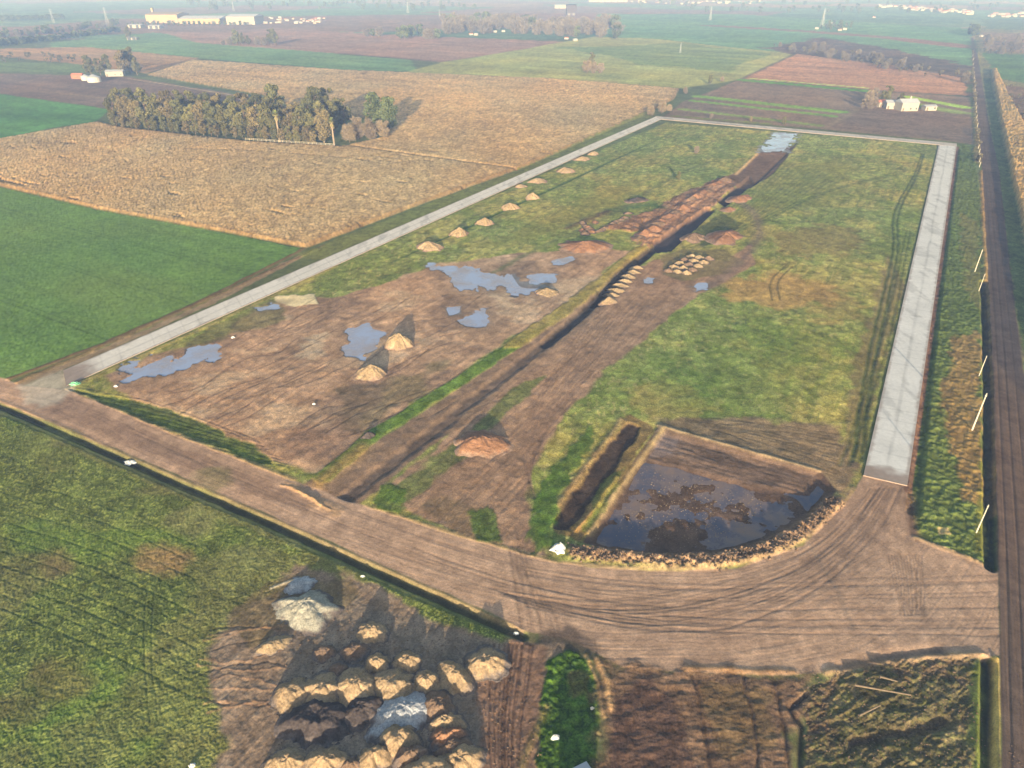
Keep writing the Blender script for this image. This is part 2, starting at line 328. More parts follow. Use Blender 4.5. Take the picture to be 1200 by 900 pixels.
line([(660, 660), (760, 668), (860, 664), (940, 637), (988, 590), (1000, 572)], .45, (164, 138, 112), .7, .10, sm=1, namp=.1)
paint([(480, 590), (520, 582), (565, 600), (590, 640), (540, 628)], (112, 96, 74), 1.5, 1.5, 3, op=.6, var=.3)
paint([(545, 600), (575, 590), (592, 640), (560, 634)], (74, 98, 38), .8, 1.4, 2.5, op=.85, var=.4, grain=1, dz=.1)
paint([(432, 590), (450, 570), (478, 572), (470, 604)], (84, 108, 40), .8, 1.4, 2.5, op=.85, var=.4, grain=1, dz=.1)

# ---- dirt street and the wide junction
dirt_top = [(-60, 425), (30, 452), (75, 456), (200, 508), (340, 562), (430, 595), (560, 636), (650, 660), (760, 670), (860, 666), (940, 639), (1000, 580), (1011, 557), (1064, 569), (1075, 628), (1140, 656), (1171, 669)]
dirt_bot = [(1173, 768), (1120, 772), (1040, 776), (950, 790), (850, 790), (730, 782), (690, 760), (660, 748), (612, 738), (560, 712), (460, 668), (300, 597), (150, 532), (30, 483), (-60, 448)]
dirt = dirt_top+dirt_bot
i, m = paint(dirt, (170, 142, 124), .5, .4, 4, var=.12, grain=.4)
Pt = smooth(GP(dirt_top[:13]), 2); d, s, sg = pdist(Pt, i)
wob = 1.5*fbm(X[i]/12, Y[i]/12, 90, 2)
a1 = fbm(s/9, (d+wob)/.28, 91, 3); a2 = fbm(s/22, (d+wob)/.9, 92, 3)
u2 = G(1037, 565); dx, dy = X[i]-u2[0], Y[i]-u2[1]; ang = np.arctan2(dx, -dy)*30; rad = np.hypot(dx, dy)
a3 = fbm(rad/12, ang/.9, 93, 3); jn = sst((X[i]-G(700, 700)[0])/14)*.6
t = (a1*.5+a2*.5)*(1-jn)+a3*jn
a4 = fbm(X[i]/.5, Y[i]/.35, 95, 3); a5 = fbm(X[i]/9, Y[i]/9, 96, 3); C[i] *= (1-m+m*(.52+.50*t+.24*a4+.24*a5))[:, None]; Z[i] = Z[i]*(1-m)+m*(.03*(a1-.5)+.03*(t-.5)+.03*a4)
WET[i] = np.maximum(WET[i]*(1-m), 0)
region(dirt, 'dirt_road')
paint([(30, 470), (75, 460), (200, 520), (380, 590), (360, 602), (150, 522)], (112, 92, 82), 1, 1, 5, op=.5, along=.2)
line([(1045, 575), (950, 680), (800, 760)], 6, (112, 92, 82), .3, sm=1, namp=2)
for k in range(16):
    o = rs.uniform(-16, 16); w = rs.uniform(.14, .26)
    line([(150+o, 500+o), (420, 618+o*1.2), (620+o, 690+o*1.6), (800, 715+o*2), (1000, 712+o*2.4), (1170, 710+o*2.6)][rs.randint(0, 3):], w, (120, 100, 88), .3, -.015, namp=.35, nsc=8)
for k in range(18):
    o = rs.uniform(-22, 22); w = rs.uniform(.12, .24)
    line([(1038+o*.9, 572), (1000+o*1.4, 630), (920+o, 690+o), (760+o*2, 730+o), (600+o, 700+o*.5)], w, (120, 100, 88), .35, -.02, namp=.3, nsc=8)
for k in range(12):
    o = k*6; line([(1040+o*.6, 650), (1050+o*.5, 690), (1056+o*.4, 720)], .14, (116, 96, 82), .4, -.03, namp=.25, sm=0)
for k in range(14):
    o = rs.uniform(-12, 12); line([(606+o, 640), (625+o*2, 700), (640+o*3, 760), (600+o*2, 830), (600+o*2, 900)], .2, (120, 100, 88), .3, -.02, namp=.3)
line([(340, 566), (365, 584), (395, 600)], .9, (168, 138, 110), .7, .10, sm=1, namp=1.1, nsc=2)
for k in range(5): line([(330+k*9, 568+k*4), (350+k*9, 574+k*6)], .22, (184, 150, 116), .8, .12, sm=0, namp=.5, nsc=1.5)
line([(948, 635), (965, 665), (985, 700), (1000, 735)], .4, (120, 108, 100), .4, -.02, sm=1, namp=.4)  # faint cast shadow painted into the ground colour as a thin dark streak
# damp dark smear at the yard entrance
paint([(630, 738), (665, 728), (705, 745), (700, 775), (660, 770), (635, 790)], (84, 74, 70), 2.2, 1.6, 3, op=.85, var=.15)
# grey patch where the concrete fades into the dirt
paint([(22, 454), (72, 434), (94, 446), (84, 458), (66, 472), (44, 478), (30, 474)], (176, 166, 156), 2.2, 1.6, 3, op=.8, var=.12, grain=.3)

# ---- ditch along the lower side of the dirt road
dt = [(-200, 395), (-60, 452), (20, 484), (150, 541), (300, 606), (460, 678), (560, 722), (612, 746)]
line(dt, .7, (62, 56, 44), .8, -.55, sm=0, shape='b', soft=.8, namp=.2)
line([(x, y-7) for x, y in dt], .4, (146, 124, 102), .6, .05, sm=0, namp=.15)

# ---- lower left green field
ll = [(-400, 395), (-60, 468), (20, 494), (150, 551), (300, 617), (460, 690), (560, 733), (612, 752), (560, 1000), (-400, 1000)]
i, m = paint(ll, (98, 110, 56), .5, .4, 3, var=.2, grain=1)
cl = fbm(X[i]/.55, Y[i]/.55, 101, 4); sp = vn(X[i]/.2, Y[i]/.22, 102); pt = fbm(X[i]/14, Y[i]/14, 103, 4); rw = fbm(U_[i]/.5, V_[i]/9, 104, 3)
q = sst((sp*.6+cl*.4-.58)/.12)*m*.7; C[i] = C[i]*(1-q[:, None])+lin((150, 156, 84))*q[:, None]
C[i] *= (1-m+m*(.5+.5*cl+.35*rw+.5*(pt-.5)))[:, None]
q = sst((pt-.58)/.1)*m*.5; C[i] = C[i]*(1-q[:, None])+lin((92, 118, 46))*q[:, None]
Z[i] += m*(.10*sp+.10*cl)
q = sst((fbm(X[i]/20+9, Y[i]/12, 106, 4)-.5)/.12)*m*.5; C[i] = C[i]*(1-q[:, None])+lin((122, 116, 76))*(.7+.6*cl[:, None])*q[:, None]
q = sst((Y[i]*-1+62+.35*X[i]+14*(pt-.5))/14)*m*.35; C[i] = C[i]*(1-q[:, None])+lin((100, 96, 62))*q[:, None]
region(ll, 'weedy_field', 'stuff', 'leafy green ground cover in the field below the dirt road', cat='ground cover')
for c, r, cc, o in [((190, 656), 26, (146, 120, 84), .85), ((66, 662), 18, (124, 108, 74), .7), ((225, 612), 26, (128, 126, 84), .6), ((290, 655), 22, (124, 128, 80), .6),
                    ((70, 800), 34, (116, 100, 66), .55), ((20, 830), 30, (108, 96, 66), .5), ((250, 562), 20, (110, 116, 64), .4), ((60, 520), 30, (112, 118, 66), .5)]:
    ring = [(c[0]+r*1.25*math.cos(a*.785), c[1]+r*.75*math.sin(a*.785)) for a in range(8)]
    paint(ring, cc, 2.5, 1.2, 2, op=o, var=.25, grain=.8)
paint([(60, 520), (180, 570), (330, 640), (480, 712), (470, 700), (300, 610), (150, 545), (50, 505)], (120, 116, 74), .8, 1.5, 4, op=.5, var=.2)
for q in (0, 9): line([(172+q, 690), (168+q, 760), (176+q, 850)], .13, (74, 82, 44), .4, -.04, sm=1, namp=.15)
for k in range(10): line([(0, 560+k*17), (120, 590+k*19), (230, 640+k*20)], .15, (66, 80, 36), .35, -.05, namp=.2)

# ---- supply yard: trampled dark soil round the dumped heaps
yard = [(250, 760), (270, 725), (320, 690), (345, 660), (380, 668), (440, 690), (520, 735), (600, 750), (660, 755), (650, 800), (628, 1000), (200, 1000), (270, 870), (240, 800)]
i, m = paint(yard, (134, 116, 102), 1.2, 1.8, 3, var=.3, grain=.6, absz=.05)
al = fbm(U_[i]/5, V_[i]/.4, 111, 3); al2 = fbm(X[i]/.7, Y[i]/.7, 112, 4); C[i] *= (1-m+m*(.55+.45*al+.45*al2))[:, None]; Z[i] += m*(.10*al+.14*al2-.1)
paint([(330, 760), (400, 700), (470, 720), (590, 760), (560, 870), (545, 1000), (320, 1000), (330, 850)], (124, 114, 106), 1.5, 1.8, 3, op=.7, var=.3)
i = bbox_idx(GP([(330, 760), (400, 720), (590, 770), (560, 960), (320, 960)]), 0); d = sdist(GP([(330, 760), (400, 720), (590, 770), (560, 960), (320, 960)]), i); m = sst(d/3); Z[i] += m*(.55*fbm(X[i]/1.6, Y[i]/1.6, 115, 4)-.2)
region(yard, 'supply_yard')
paint([(560, 800), (600, 750), (640, 760), (630, 830), (615, 1000), (570, 1000)], (130, 104, 90), 1, 1, 3, op=.95, var=.15, grain=.4, along=5)
paint([(270, 720), (300, 690), (350, 672), (420, 690), (410, 720), (330, 740), (290, 760)], (104, 92, 66), 1, 1.8, 2, op=.7, var=.4)
for k in range(12):
    y0 = 735+k*9+rs.uniform(-5, 5); line([(238+rs.uniform(-8, 8), y0), (285+rs.uniform(-12, 12), y0+rs.uniform(-14, 16)), (335, y0+rs.uniform(-16, 10))], .16, (166, 130, 104) if k % 3 else (70, 56, 48), .45, .04 if k % 3 else -.05, namp=.5, nsc=1.5)
for k in range(18):
    o = rs.uniform(-26, 26); line([(600+o, 755), (595+o, 800), (590+o*.8, 850), (592+o*.7, 920)], .12, (84, 66, 58), .6, -.06, namp=.15)
line([(318, 690), (338, 682), (352, 678)], .25, (200, 188, 170), .8, .1)
# green island between the tracks
isl = [(640, 775), (668, 762), (692, 775), (700, 830), (700, 1000), (625, 1000), (632, 850)]
i, m = paint(isl, (66, 92, 34), .6, .7, 1.5, var=.4, grain=1, dz=.05)
cl = fbm(X[i]/.7, Y[i]/.7, 121, 4); C[i] *= (1-m+m*(.4+1.2*cl))[:, None]; Z[i] += m*.5*(cl-.3).clip(0)
paint([(665, 790), (690, 785), (695, 815), (670, 820)], (92, 80, 56), .8, .8, 1.5, op=.6)
line([(686, 768), (700, 800), (708, 840)], .3, (176, 144, 104), .8, .15, sm=0, namp=.2)
line([(612, 900), (628, 850), (640, 830)], .5, (130, 116, 76), .7, .1, sm=0, namp=.4)

# ---- spoil ground, bottom centre and right
sp1 = [(708, 775), (850, 788), (948, 792), (950, 840), (930, 870), (925, 1000), (704, 1000), (706, 830)]
i, m = paint(sp1, (112, 90, 74), 2.6, 2.6, 2.5, var=.25, grain=.8)
al = fbm(X[i]/1.8, Y[i]/.9, 131, 4); cr = fbm(X[i]/.5, Y[i]/3, 132, 3); C[i] *= (1-m+m*(.45+.6*al+.5*cr))[:, None]; Z[i] += m*(.3*(al-.5)+.14*cr)
paint([(715, 830), (760, 790), (800, 830), (830, 1000), (706, 1000)], (88, 68, 60), 1.5, 1.5, 2, op=.8, var=.4, grain=.9)
paint([(820, 800), (900, 805), (910, 880), (850, 890)], (104, 88, 62), 1.5, 1.5, 2, op=.6, var=.2)
line([(700, 772), (712, 800), (716, 830)], .4, (190, 152, 112), .8, .2, sm=0, namp=.2)
line([(805, 783), (930, 788)], .5, (168, 132, 98), .8, .12, sm=0, namp=.2)
for x in (812, 870, 905): line([(x, 792), (x+12, 840), (x+20, 905)], .25, (74, 60, 50), .7, -.2, namp=.3)
sp2 = [(940, 815), (985, 788), (1060, 772), (1140, 770), (1140, 1000), (930, 1000), (946, 860)]
i, m = paint(sp2, (108, 90, 72), .6, .9, 2, var=.3, grain=1)
W = (X[i]*.9+Y[i]*.45); V2 = (-X[i]*.45+Y[i]*.9)+1.5*fbm(X[i]/5, Y[i]/5, 140, 2)
rg = fbm(W/3.2, V2/.6, 141, 4)*.7+.3*fbm(X[i]/1.5, Y[i]/1.5, 143, 4); cl = fbm(X[i]/.6, Y[i]/.6, 142, 4)
q = sst((cl-.52)/.12)*m*.4; C[i] = C[i]*(1-q[:, None])+lin((84, 92, 52))*q[:, None]
q = sst((rg-.6)/.1)*m*.3; C[i] = C[i]*(1-q[:, None])+lin((156, 132, 104))*q[:, None]
C[i] *= (1-m+m*(.4+.8*rg+.2*cl))[:, None]; Z[i] += m*(.62*(rg-.5)+.4*(cl-.5))
paint([(1000, 790), (1130, 785), (1140, 870), (1110, 1000), (940, 1000), (960, 840)], (80, 94, 48), 2, 3, 3, op=.3, var=.4, grain=1)
line([(1000, 868), (1060, 858), (1105, 845)], .8, (88, 72, 58), .8, -.5, sm=0, namp=.3)
line([(968, 788), (1020, 776), (1080, 769), (1150, 768)], .6, (170, 142, 112), .9, .22, sm=0, namp=.25)
line([(985, 782), (1040, 770), (1100, 762)], .8, (96, 82, 76), .7, -.25, sm=0, namp=.2)
line([(945, 815), (925, 830), (938, 850), (935, 1000)], .4, (50, 42, 36), .8, -.4, sm=0, namp=.2)
line([(1158, 776), (1158, 1000)], .8, (34, 34, 28), .95, -1.0, sm=0, shape='b', soft=.8, namp=.1)
line([(1167, 772), (1168, 1000)], .35, (196, 166, 98), .95, .3, sm=0, namp=.15)
line([(1147, 780), (1146, 1000)], .8, (96, 104, 46), .8, .2, sm=0, namp=.5, grain=1)

# ---- strip between the east street and the farm track
strip = [(1121, 169), (1141, 170), (1150, 240), (1157, 330), (1163, 450), (1168, 600), (1171, 668), (1140, 656), (1074, 630), (1064, 572)]
i, m = paint(strip, (96, 110, 58), .5, .4, 3, var=.3, grain=1)
cl = fbm(X[i]/.8, Y[i]/.8, 151, 4); C[i] *= (1-m+m*(.4+1.2*cl))[:, None]; Z[i] += m*(.6*(cl-.4)).clip(0, .35)
region(strip, 'weedy_strip', 'stuff', 'green and dry weeds in the strip between the concrete road and the farm track', cat='weeds')
paint([(1115, 400), (1150, 380), (1152, 600), (1135, 590), (1105, 480)], (150, 120, 80), 1.5, 2.5, 3, op=.75, var=.4, grain=1)
paint([(1125, 250), (1146, 260), (1152, 370), (1130, 340)], (124, 116, 72), 1.5, 2, 3, op=.6, var=.3)
line([(1122, 175), (1092, 400), (1070, 600)], .9, (64, 78, 44), .75, -.4, sm=0, shape='b', soft=1.0, namp=.2)
line([(1122, 172), (1064, 575)], .7, (118, 90, 78), .95, .0, sm=0, shape='b', namp=.1)
line([(1066, 575), (1072, 630)], .8, (104, 82, 68), .9, 0, sm=0, namp=.4)
line([(1072, 630), (1140, 656), (1168, 668)], .4, (150, 130, 104), .9, .15, sm=0, namp=.1)
line([(1150, 200), (1156, 330), (1162, 450), (1165, 600)], .7, (184, 142, 92), .75, .25, sm=0, namp=.5, grain=1)
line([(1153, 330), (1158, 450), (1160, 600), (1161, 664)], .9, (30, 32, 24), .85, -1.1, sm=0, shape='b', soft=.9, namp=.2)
paint([(1143, 600), (1152, 540), (1156, 640), (1146, 650)], (120, 122, 56), .8, 1, 2, op=.7, var=.3)
paint([(1098, 618), (1114, 618), (1114, 627), (1100, 627)], (180, 160, 120), .3, .4, 1, op=.8)
# strip beside the far part of the track, left
line([(1143, 62), (1146, 130), (1150, 190)], 3.2, (136, 118, 84), .7, .4, sm=0, shape='b', namp=1.5, grain=1, var=.5)

# ---- farm track and everything to its right
track = [(1137.5, 44), (1141, 90), (1145, 140), (1151, 200), (1157, 300), (1163, 433), (1169, 640), (1172, 768), (1174, 1000), (1285, 1000), (1235, 640), (1199, 433), (1182, 300), (1171, 200), (1158, 140), (1150, 90), (1141, 44)]
right = [(1141, 30), (1158, 140), (1182, 300), (1199, 433), (1285, 1000), (2200, 1000), (2200, 30)]
paint(right, (126, 118, 78), .5, .5, 6, var=.4, grain=1)
paint([(1150, 62), (1240, 66), (1240, 105), (1172, 92)], (84, 116, 62), 3, 3, 12, op=.9, var=.15)
paint([(1150, 38), (1300, 40), (1300, 66), (1155, 60)], (140, 112, 84), 3, 8, 12, op=.9, var=.5)
paint([(1150, 22), (1300, 22), (1300, 37), (1155, 34)], (92, 110, 72), 8, 8, 40, op=.9, var=.2)
paint([(1175, 100), (1300, 110), (1300, 260), (1208, 210)], (122, 94, 72), 2, 5, 5, op=.9, var=.5, grain=1)
paint([(1152, 92), (1161, 92), (1176, 170), (1196, 260), (1216, 380), (1230, 480), (1199, 430), (1182, 300), (1166, 180)], (84, 98, 56), .8, 1, 3, op=.9, var=.4, grain=1, dz=-.1)
reed = [(1162, 83), (1167, 82), (1180, 112), (1200, 150), (1330, 260), (1400, 520), (1290, 520), (1225, 370), (1200, 275), (1188, 220), (1176, 160)]
i, m = paint(reed, (188, 152, 98), .5, .5, 2, var=.2, grain=1)
sp = vn(X[i]/.5, Y[i]/.8, 161); sp2 = fbm(X[i]/3, Y[i]/3, 162, 3)
C[i] *= (1-m+m*(.6+.4*sp+.4*sp2))[:, None]; Z[i] += m*(1.9+.8*sp+.9*sp2)
region(reed, 'reed_bed', 'stuff', 'tall dry tan reeds on the right side of the farm track', cat='reeds')
i, m = paint(track, (100, 84, 76), .35, .2, 6, var=.15, grain=.3)
tu = fbm(V_[i]/.22, U_[i]/30, 171, 3); tw = fbm((X[i]+Y[i]*.5)/.9, (Y[i]-X[i]*.5)/9, 172, 3)
C[i] *= (1-m+m*(.72+.3*tu+.3*tw))[:, None]; Z[i] = Z[i]*(1-m)+m*(.05*tu+.04*tw)
region(track, 'farm_track')
paint([(1151, 200), (1157, 300), (1163, 420), (1200, 460), (1199, 433), (1182, 300), (1170, 200)], (80, 70, 70), 1.2, 1.4, 4, op=.7)
for dx in (4, 10, 17):
    line([(1145+dx*.35, 140), (1151+dx*.7, 200), (1157+dx, 300), (1163+dx*1.5, 433), (1170+dx*2.2, 640), (1173+dx*3, 900)], .16, (70, 60, 56), .5, -.06, sm=0)
paint([(1133, 48), (1146, 48), (1148, 58), (1134, 58)], (70, 80, 52), 6, 6, 10, op=.6)

# dark smear of settled water colour and wetness below puddles is real relief: hollow the ground
PUD = [
 ('broad blue puddle, widest water on the worked mud', [(500, 309), (522, 312), (560, 316), (600, 322), (640, 333), (634, 345), (612, 344), (580, 338), (548, 339), (530, 333), (524, 322), (505, 316)]),
 ('oval puddle just right of the widest puddle', [(615, 322), (650, 321), (650, 331), (622, 332)]),
 ('thin puddle near the orange soil heap', [(641, 310), (660, 302), (674, 300), (674, 306), (650, 311)]),
 ('tiny round puddle left of the hooked puddle', [(523, 360), (540, 358), (539, 368), (526, 369)]),
 ('small hooked puddle in the middle of the mud', [(540, 376), (552, 370), (567, 362), (577, 378), (572, 384), (545, 381)]),
 ('shallow puddle left of the two sand heaps', [(408, 384), (430, 380), (456, 390), (444, 400), (428, 420), (405, 420)]),
 ('long grey puddle at the left corner of the plot', [(140, 430), (165, 424), (200, 418), (235, 405), (262, 404), (245, 422), (200, 436), (172, 446), (145, 448)]),
 ('narrow puddle beside the pale sand patch', [(298, 360), (316, 355), (336, 354), (330, 361), (305, 366)]),
 ('small puddle at the end of the wheel loop', [(810, 336), (818, 330), (832, 329), (828, 339), (816, 342)]),
 ('tiny puddle beside the central trench', [(752, 327), (760, 325), (768, 326), (765, 332), (754, 332)]),
 ('water lying on the roadbed at the far end', [(908, 156), (938, 155), (922, 178), (888, 178)]),
]
for lb, pts in PUD:
    P = GP(pts); i = bbox_idx(P, 9); d = sdist(P, i)
    nn = (fbm(X[i]/3.2, Y[i]/3.2, 181, 5)-.5)*12*min(1, np.ptp(P[:, 0])/22)
    m = sst((d+nn)/.8+.5); near = sst((d+6)/4)
    Z[i] = np.where(near > .02, Z[i]*(1-near)+.03*near, Z[i])-.22*m
    C[i] = C[i]*(1-.75*m[:, None])+lin((84, 80, 84))*.75*m[:, None]; WET[i] = np.maximum(WET[i], .9*sst((d+nn+.8)/1.2)); mg = sst((d+nn+3)/3)*.4; C[i] = C[i]*(1-mg[:, None])+lin((104, 90, 82))*mg[:, None]
# far relief fades so that it never spikes
Z[Y > 9000] = 0; Z[(Y < 30) | (np.abs(X) > 1.1*(Y*CT+H*ST))] *= .2
tx = .45*fbm(U_/14, V_/60, 201, 4)+.3*fbm(X/5, Y/9, 202, 4)+.25*fbm(X/60, Y/60, 203, 3)
ftx = sst((Y-260)/200); C *= (1+(tx-.5)*(.55+.75*ftx))[:, None]
tt = fbm(U_/9, V_/130, 204, 3); fr_ = sst((Y-330)/150)*(RID != REG.index('maize_field')); C *= (1+(tt-.5)*.5*fr_)[:, None]
hs = (fbm(X/45, Y/70, 205, 4)-.5)[:, None]; C *= (1+hs*np.array([.35, .05, -.25]))
sp_ = (vn(X/.45, Y/.6, 211)-.5)*.34+(vn(X/1.1, Y/1.6, 212)-.5)*.34+(vn(X/2.6, Y/4.2, 213)-.5)*.26; C *= (1+sp_*(.3+.9*GR))[:, None]
for yy, pr in ((0, 0),):
    gx = (RID == REG.index('cereal_field')); tl = np.abs(((U_/24) % 1)-.5)*24; tlm = np.exp(-((tl-.9)/.28)**2)*gx; C *= (1-.22*tlm)[:, None]
C *= np.array([1.03, 1.0, .88]); C[:] = np.clip(C, .012, .8)

# ------------------------------------------------------------------ materials
def nt(mat):
    mat.use_nodes = True; n = mat.node_tree; n.nodes.clear(); return n
def node(n, t, **k):
    x = n.nodes.new(t)
    for a, b in k.items(): setattr(x, a, b)
    return x
def ground_mat(name, s1=3.4, s2=.35, contrast=1.5, bump=.4, bd=.10):
    mat = bpy.data.materials.new(name); n = nt(mat); L = n.links.new
    out = node(n, 'ShaderNodeOutputMaterial'); b = node(n, 'ShaderNodeBsdfPrincipled'); L(b.outputs[0], out.inputs[0])
    at = node(n, 'ShaderNodeAttribute', attribute_name='Col'); gr = node(n, 'ShaderNodeAttribute', attribute_name='grain'); wt = node(n, 'ShaderNodeAttribute', attribute_name='wet')
    tc = node(n, 'ShaderNodeNewGeometry')
    n1 = node(n, 'ShaderNodeTexNoise'); n1.inputs['Scale'].default_value = s1; n1.inputs['Detail'].default_value = 5; n1.inputs['Roughness'].default_value = .8
    n2 = node(n, 'ShaderNodeTexNoise'); n2.inputs['Scale'].default_value = s2; n2.inputs['Detail'].default_value = 5
    for x in (n1, n2): L(tc.outputs['Position'], x.inputs['Vector'])
    m1 = node(n, 'ShaderNodeMapRange'); m1.inputs[1].default_value = .3; m1.inputs[2].default_value = .7; m1.inputs[3].default_value = -1; m1.inputs[4].default_value = 1; L(n1.outputs[0], m1.inputs[0])
    m2 = node(n, 'ShaderNodeMapRange'); m2.inputs[1].default_value = .3; m2.inputs[2].default_value = .7; m2.inputs[3].default_value = 1-.17; m2.inputs[4].default_value = 1.17; L(n2.outputs[0], m2.inputs[0])
    g = node(n, 'ShaderNodeMath', operation='MULTIPLY_ADD'); g.inputs[1].default_value = contrast*.45; g.inputs[2].default_value = .08; L(gr.outputs['Fac'], g.inputs[0])
    a = node(n, 'ShaderNodeMath', operation='MULTIPLY'); L(m1.outputs[0], a.inputs[0]); L(g.outputs[0], a.inputs[1])
    a2 = node(n, 'ShaderNodeMath', operation='ADD'); L(a.outputs[0], a2.inputs[0]); a2.inputs[1].default_value = 1
    a3 = node(n, 'ShaderNodeMath', operation='MULTIPLY'); L(a2.outputs[0], a3.inputs[0]); L(m2.outputs[0], a3.inputs[1])
    v = node(n, 'ShaderNodeVectorMath', operation='SCALE'); L(at.outputs['Color'], v.inputs[0]); L(a3.outputs[0], v.inputs['Scale']); L(v.outputs[0], b.inputs['Base Color'])
    r = node(n, 'ShaderNodeMath', operation='MULTIPLY_ADD'); L(wt.outputs['Fac'], r.inputs[0]); r.inputs[1].default_value = -.65; r.inputs[2].default_value = .97; L(r.outputs[0], b.inputs['Roughness'])
    s = node(n, 'ShaderNodeMath', operation='MULTIPLY_ADD'); L(wt.outputs['Fac'], s.inputs[0]); s.inputs[1].default_value = .45; s.inputs[2].default_value = .03; L(s.outputs[0], b.inputs['Specular IOR Level'])
    bp = node(n, 'ShaderNodeBump'); bp.inputs['Strength'].default_value = bump; bp.inputs['Distance'].default_value = bd; L(n1.outputs[0], bp.inputs['Height']); L(bp.outputs[0], b.inputs['Normal'])
    return mat
M_GROUND = ground_mat('soil_and_grass')
M_CROP = ground_mat('crop_cover', 6.5, .5, 1.5, .5, .14)
def simple(name, col, rough=.9, var=.2, scale=1.5, spec=.1, bump=0.0, rnd=0.0, attr=False, trans=0.0):
    mat = bpy.data.materials.new(name); n = nt(mat); L = n.links.new
    out = node(n, 'ShaderNodeOutputMaterial'); b = node(n, 'ShaderNodeBsdfPrincipled'); L(b.outputs[0], out.inputs[0])
    b.inputs['Roughness'].default_value = rough; b.inputs['Specular IOR Level'].default_value = spec
    tc = node(n, 'ShaderNodeTexCoord'); nn = node(n, 'ShaderNodeTexNoise'); nn.inputs['Scale'].default_value = scale; nn.inputs['Detail'].default_value = 6; nn.inputs['Roughness'].default_value = .65
    L(tc.outputs['Object'], nn.inputs['Vector'])
    mr = node(n, 'ShaderNodeMapRange'); mr.inputs[1].default_value = .3; mr.inputs[2].default_value = .7; mr.inputs[3].default_value = 1-var; mr.inputs[4].default_value = 1+var; L(nn.outputs[0], mr.inputs[0])
    f = mr.outputs[0]
    if rnd:
        oi = node(n, 'ShaderNodeObjectInfo'); r2 = node(n, 'ShaderNodeMapRange'); r2.inputs[3].default_value = 1-rnd; r2.inputs[4].default_value = 1+rnd; L(oi.outputs['Random'], r2.inputs[0])
        mm = node(n, 'ShaderNodeMath', operation='MULTIPLY'); L(f, mm.inputs[0]); L(r2.outputs[0], mm.inputs[1]); f = mm.outputs[0]
    v = node(n, 'ShaderNodeVectorMath', operation='SCALE'); L(f, v.inputs['Scale'])
    if attr: at = node(n, 'ShaderNodeAttribute', attribute_name='Col'); L(at.outputs['Color'], v.inputs[0])
    else: v.inputs[0].default_value = tuple(lin(col))
    L(v.outputs[0], b.inputs['Base Color'])
    if trans:
        td = node(n, 'ShaderNodeBsdfTranslucent'); mx = node(n, 'ShaderNodeMixShader'); mx.inputs[0].default_value = trans
        L(v.outputs[0], td.inputs[0]); L(b.outputs[0], mx.inputs[1]); L(td.outputs[0], mx.inputs[2]); L(mx.outputs[0], out.inputs[0])
    if bump:
        bp = node(n, 'ShaderNodeBump'); bp.inputs['Strength'].default_value = bump; bp.inputs['Distance'].default_value = .12; L(nn.outputs[0], bp.inputs['Height']); L(bp.outputs[0], b.inputs['Normal'])
    return mat

# ------------------------------------------------------------------ object helpers
def put(o, parent=None):
    COL.objects.link(o)
    if parent: o.parent = parent
    return o
def tag(o, label=None, cat=None, group=None, kind=None):
    if label: o['label'] = label
    if cat: o['category'] = cat
    if group: o['group'] = group
    if kind: o['kind'] = kind
    return o
def empty(name, loc, rz=0.0, s=1.0):
    o = bpy.data.objects.new(name, None); o.location = loc; o.rotation_euler = (0, 0, rz); o.scale = (s, s, s); return put(o)
def mesh_obj(name, vs, fs, mat, parent=None, smooth_=False, col=None):
    me = bpy.data.meshes.new(name); me.from_pydata([tuple(map(float, v)) for v in vs], [], fs); me.materials.append(mat)
    if smooth_: me.shade_smooth()
    if col is not None:
        a = me.color_attributes.new('Col', 'FLOAT_COLOR', 'POINT'); b = np.ones((len(vs), 4), np.float32); b[:, :3] = col; a.data.foreach_set('color', b.ravel())
    return put(bpy.data.objects.new(name, me), parent)
class MB:
    def __init__(s): s.v = []; s.f = []
    def box(s, x0, x1, y0, y1, z0, z1):
        k = len(s.v); s.v += [(x0, y0, z0), (x1, y0, z0), (x1, y1, z0), (x0, y1, z0), (x0, y0, z1), (x1, y0, z1), (x1, y1, z1), (x0, y1, z1)]
        s.f += [tuple(k+j for j in q) for q in ((0, 3, 2, 1), (4, 5, 6, 7), (0, 1, 5, 4), (1, 2, 6, 5), (2, 3, 7, 6), (3, 0, 4, 7))]
    def tube(s, a, b, r0, r1, n=6):
        a = np.array(a, float); b = np.array(b, float); d = b-a; d /= np.linalg.norm(d)+1e-9
        u = np.cross(d, (0, 0, 1) if abs(d[2]) < .9 else (1, 0, 0)); u /= np.linalg.norm(u); w = np.cross(d, u); k = len(s.v)
        for c, r in ((a, r0), (b, r1)):
            for j in range(n): t = 2*math.pi*j/n; s.v.append(tuple(c+r*(u*math.cos(t)+w*math.sin(t))))
        for j in range(n): s.f.append((k+j, k+(j+1) % n, k+n+(j+1) % n, k+n+j))
        s.f.append(tuple(k+n+j for j in range(n)))
    def quad(s, c, u, w):
        k = len(s.v); c, u, w = map(np.array, (c, u, w)); s.v += [tuple(c-u-w), tuple(c+u-w), tuple(c+u+w), tuple(c-u+w)]; s.f.append((k, k+1, k+2, k+3))
    def gable(s, x0, x1, y0, y1, z0, z1, ov=.3):
        k = len(s.v); ym = (y0+y1)/2
        s.v += [(x0-ov, y0-ov, z0), (x1+ov, y0-ov, z0), (x1+ov, y1+ov, z0), (x0-ov, y1+ov, z0), (x0-ov, ym, z1), (x1+ov, ym, z1)]
        s.f += [(k, k+1, k+5, k+4), (k+2, k+3, k+4, k+5), (k+1, k+2, k+5), (k+3, k, k+4), (k, k+3, k+2, k+1)]
    def build(s, name, mat, parent=None, sm=False): return mesh_obj(name, s.v, s.f, mat, parent, sm)

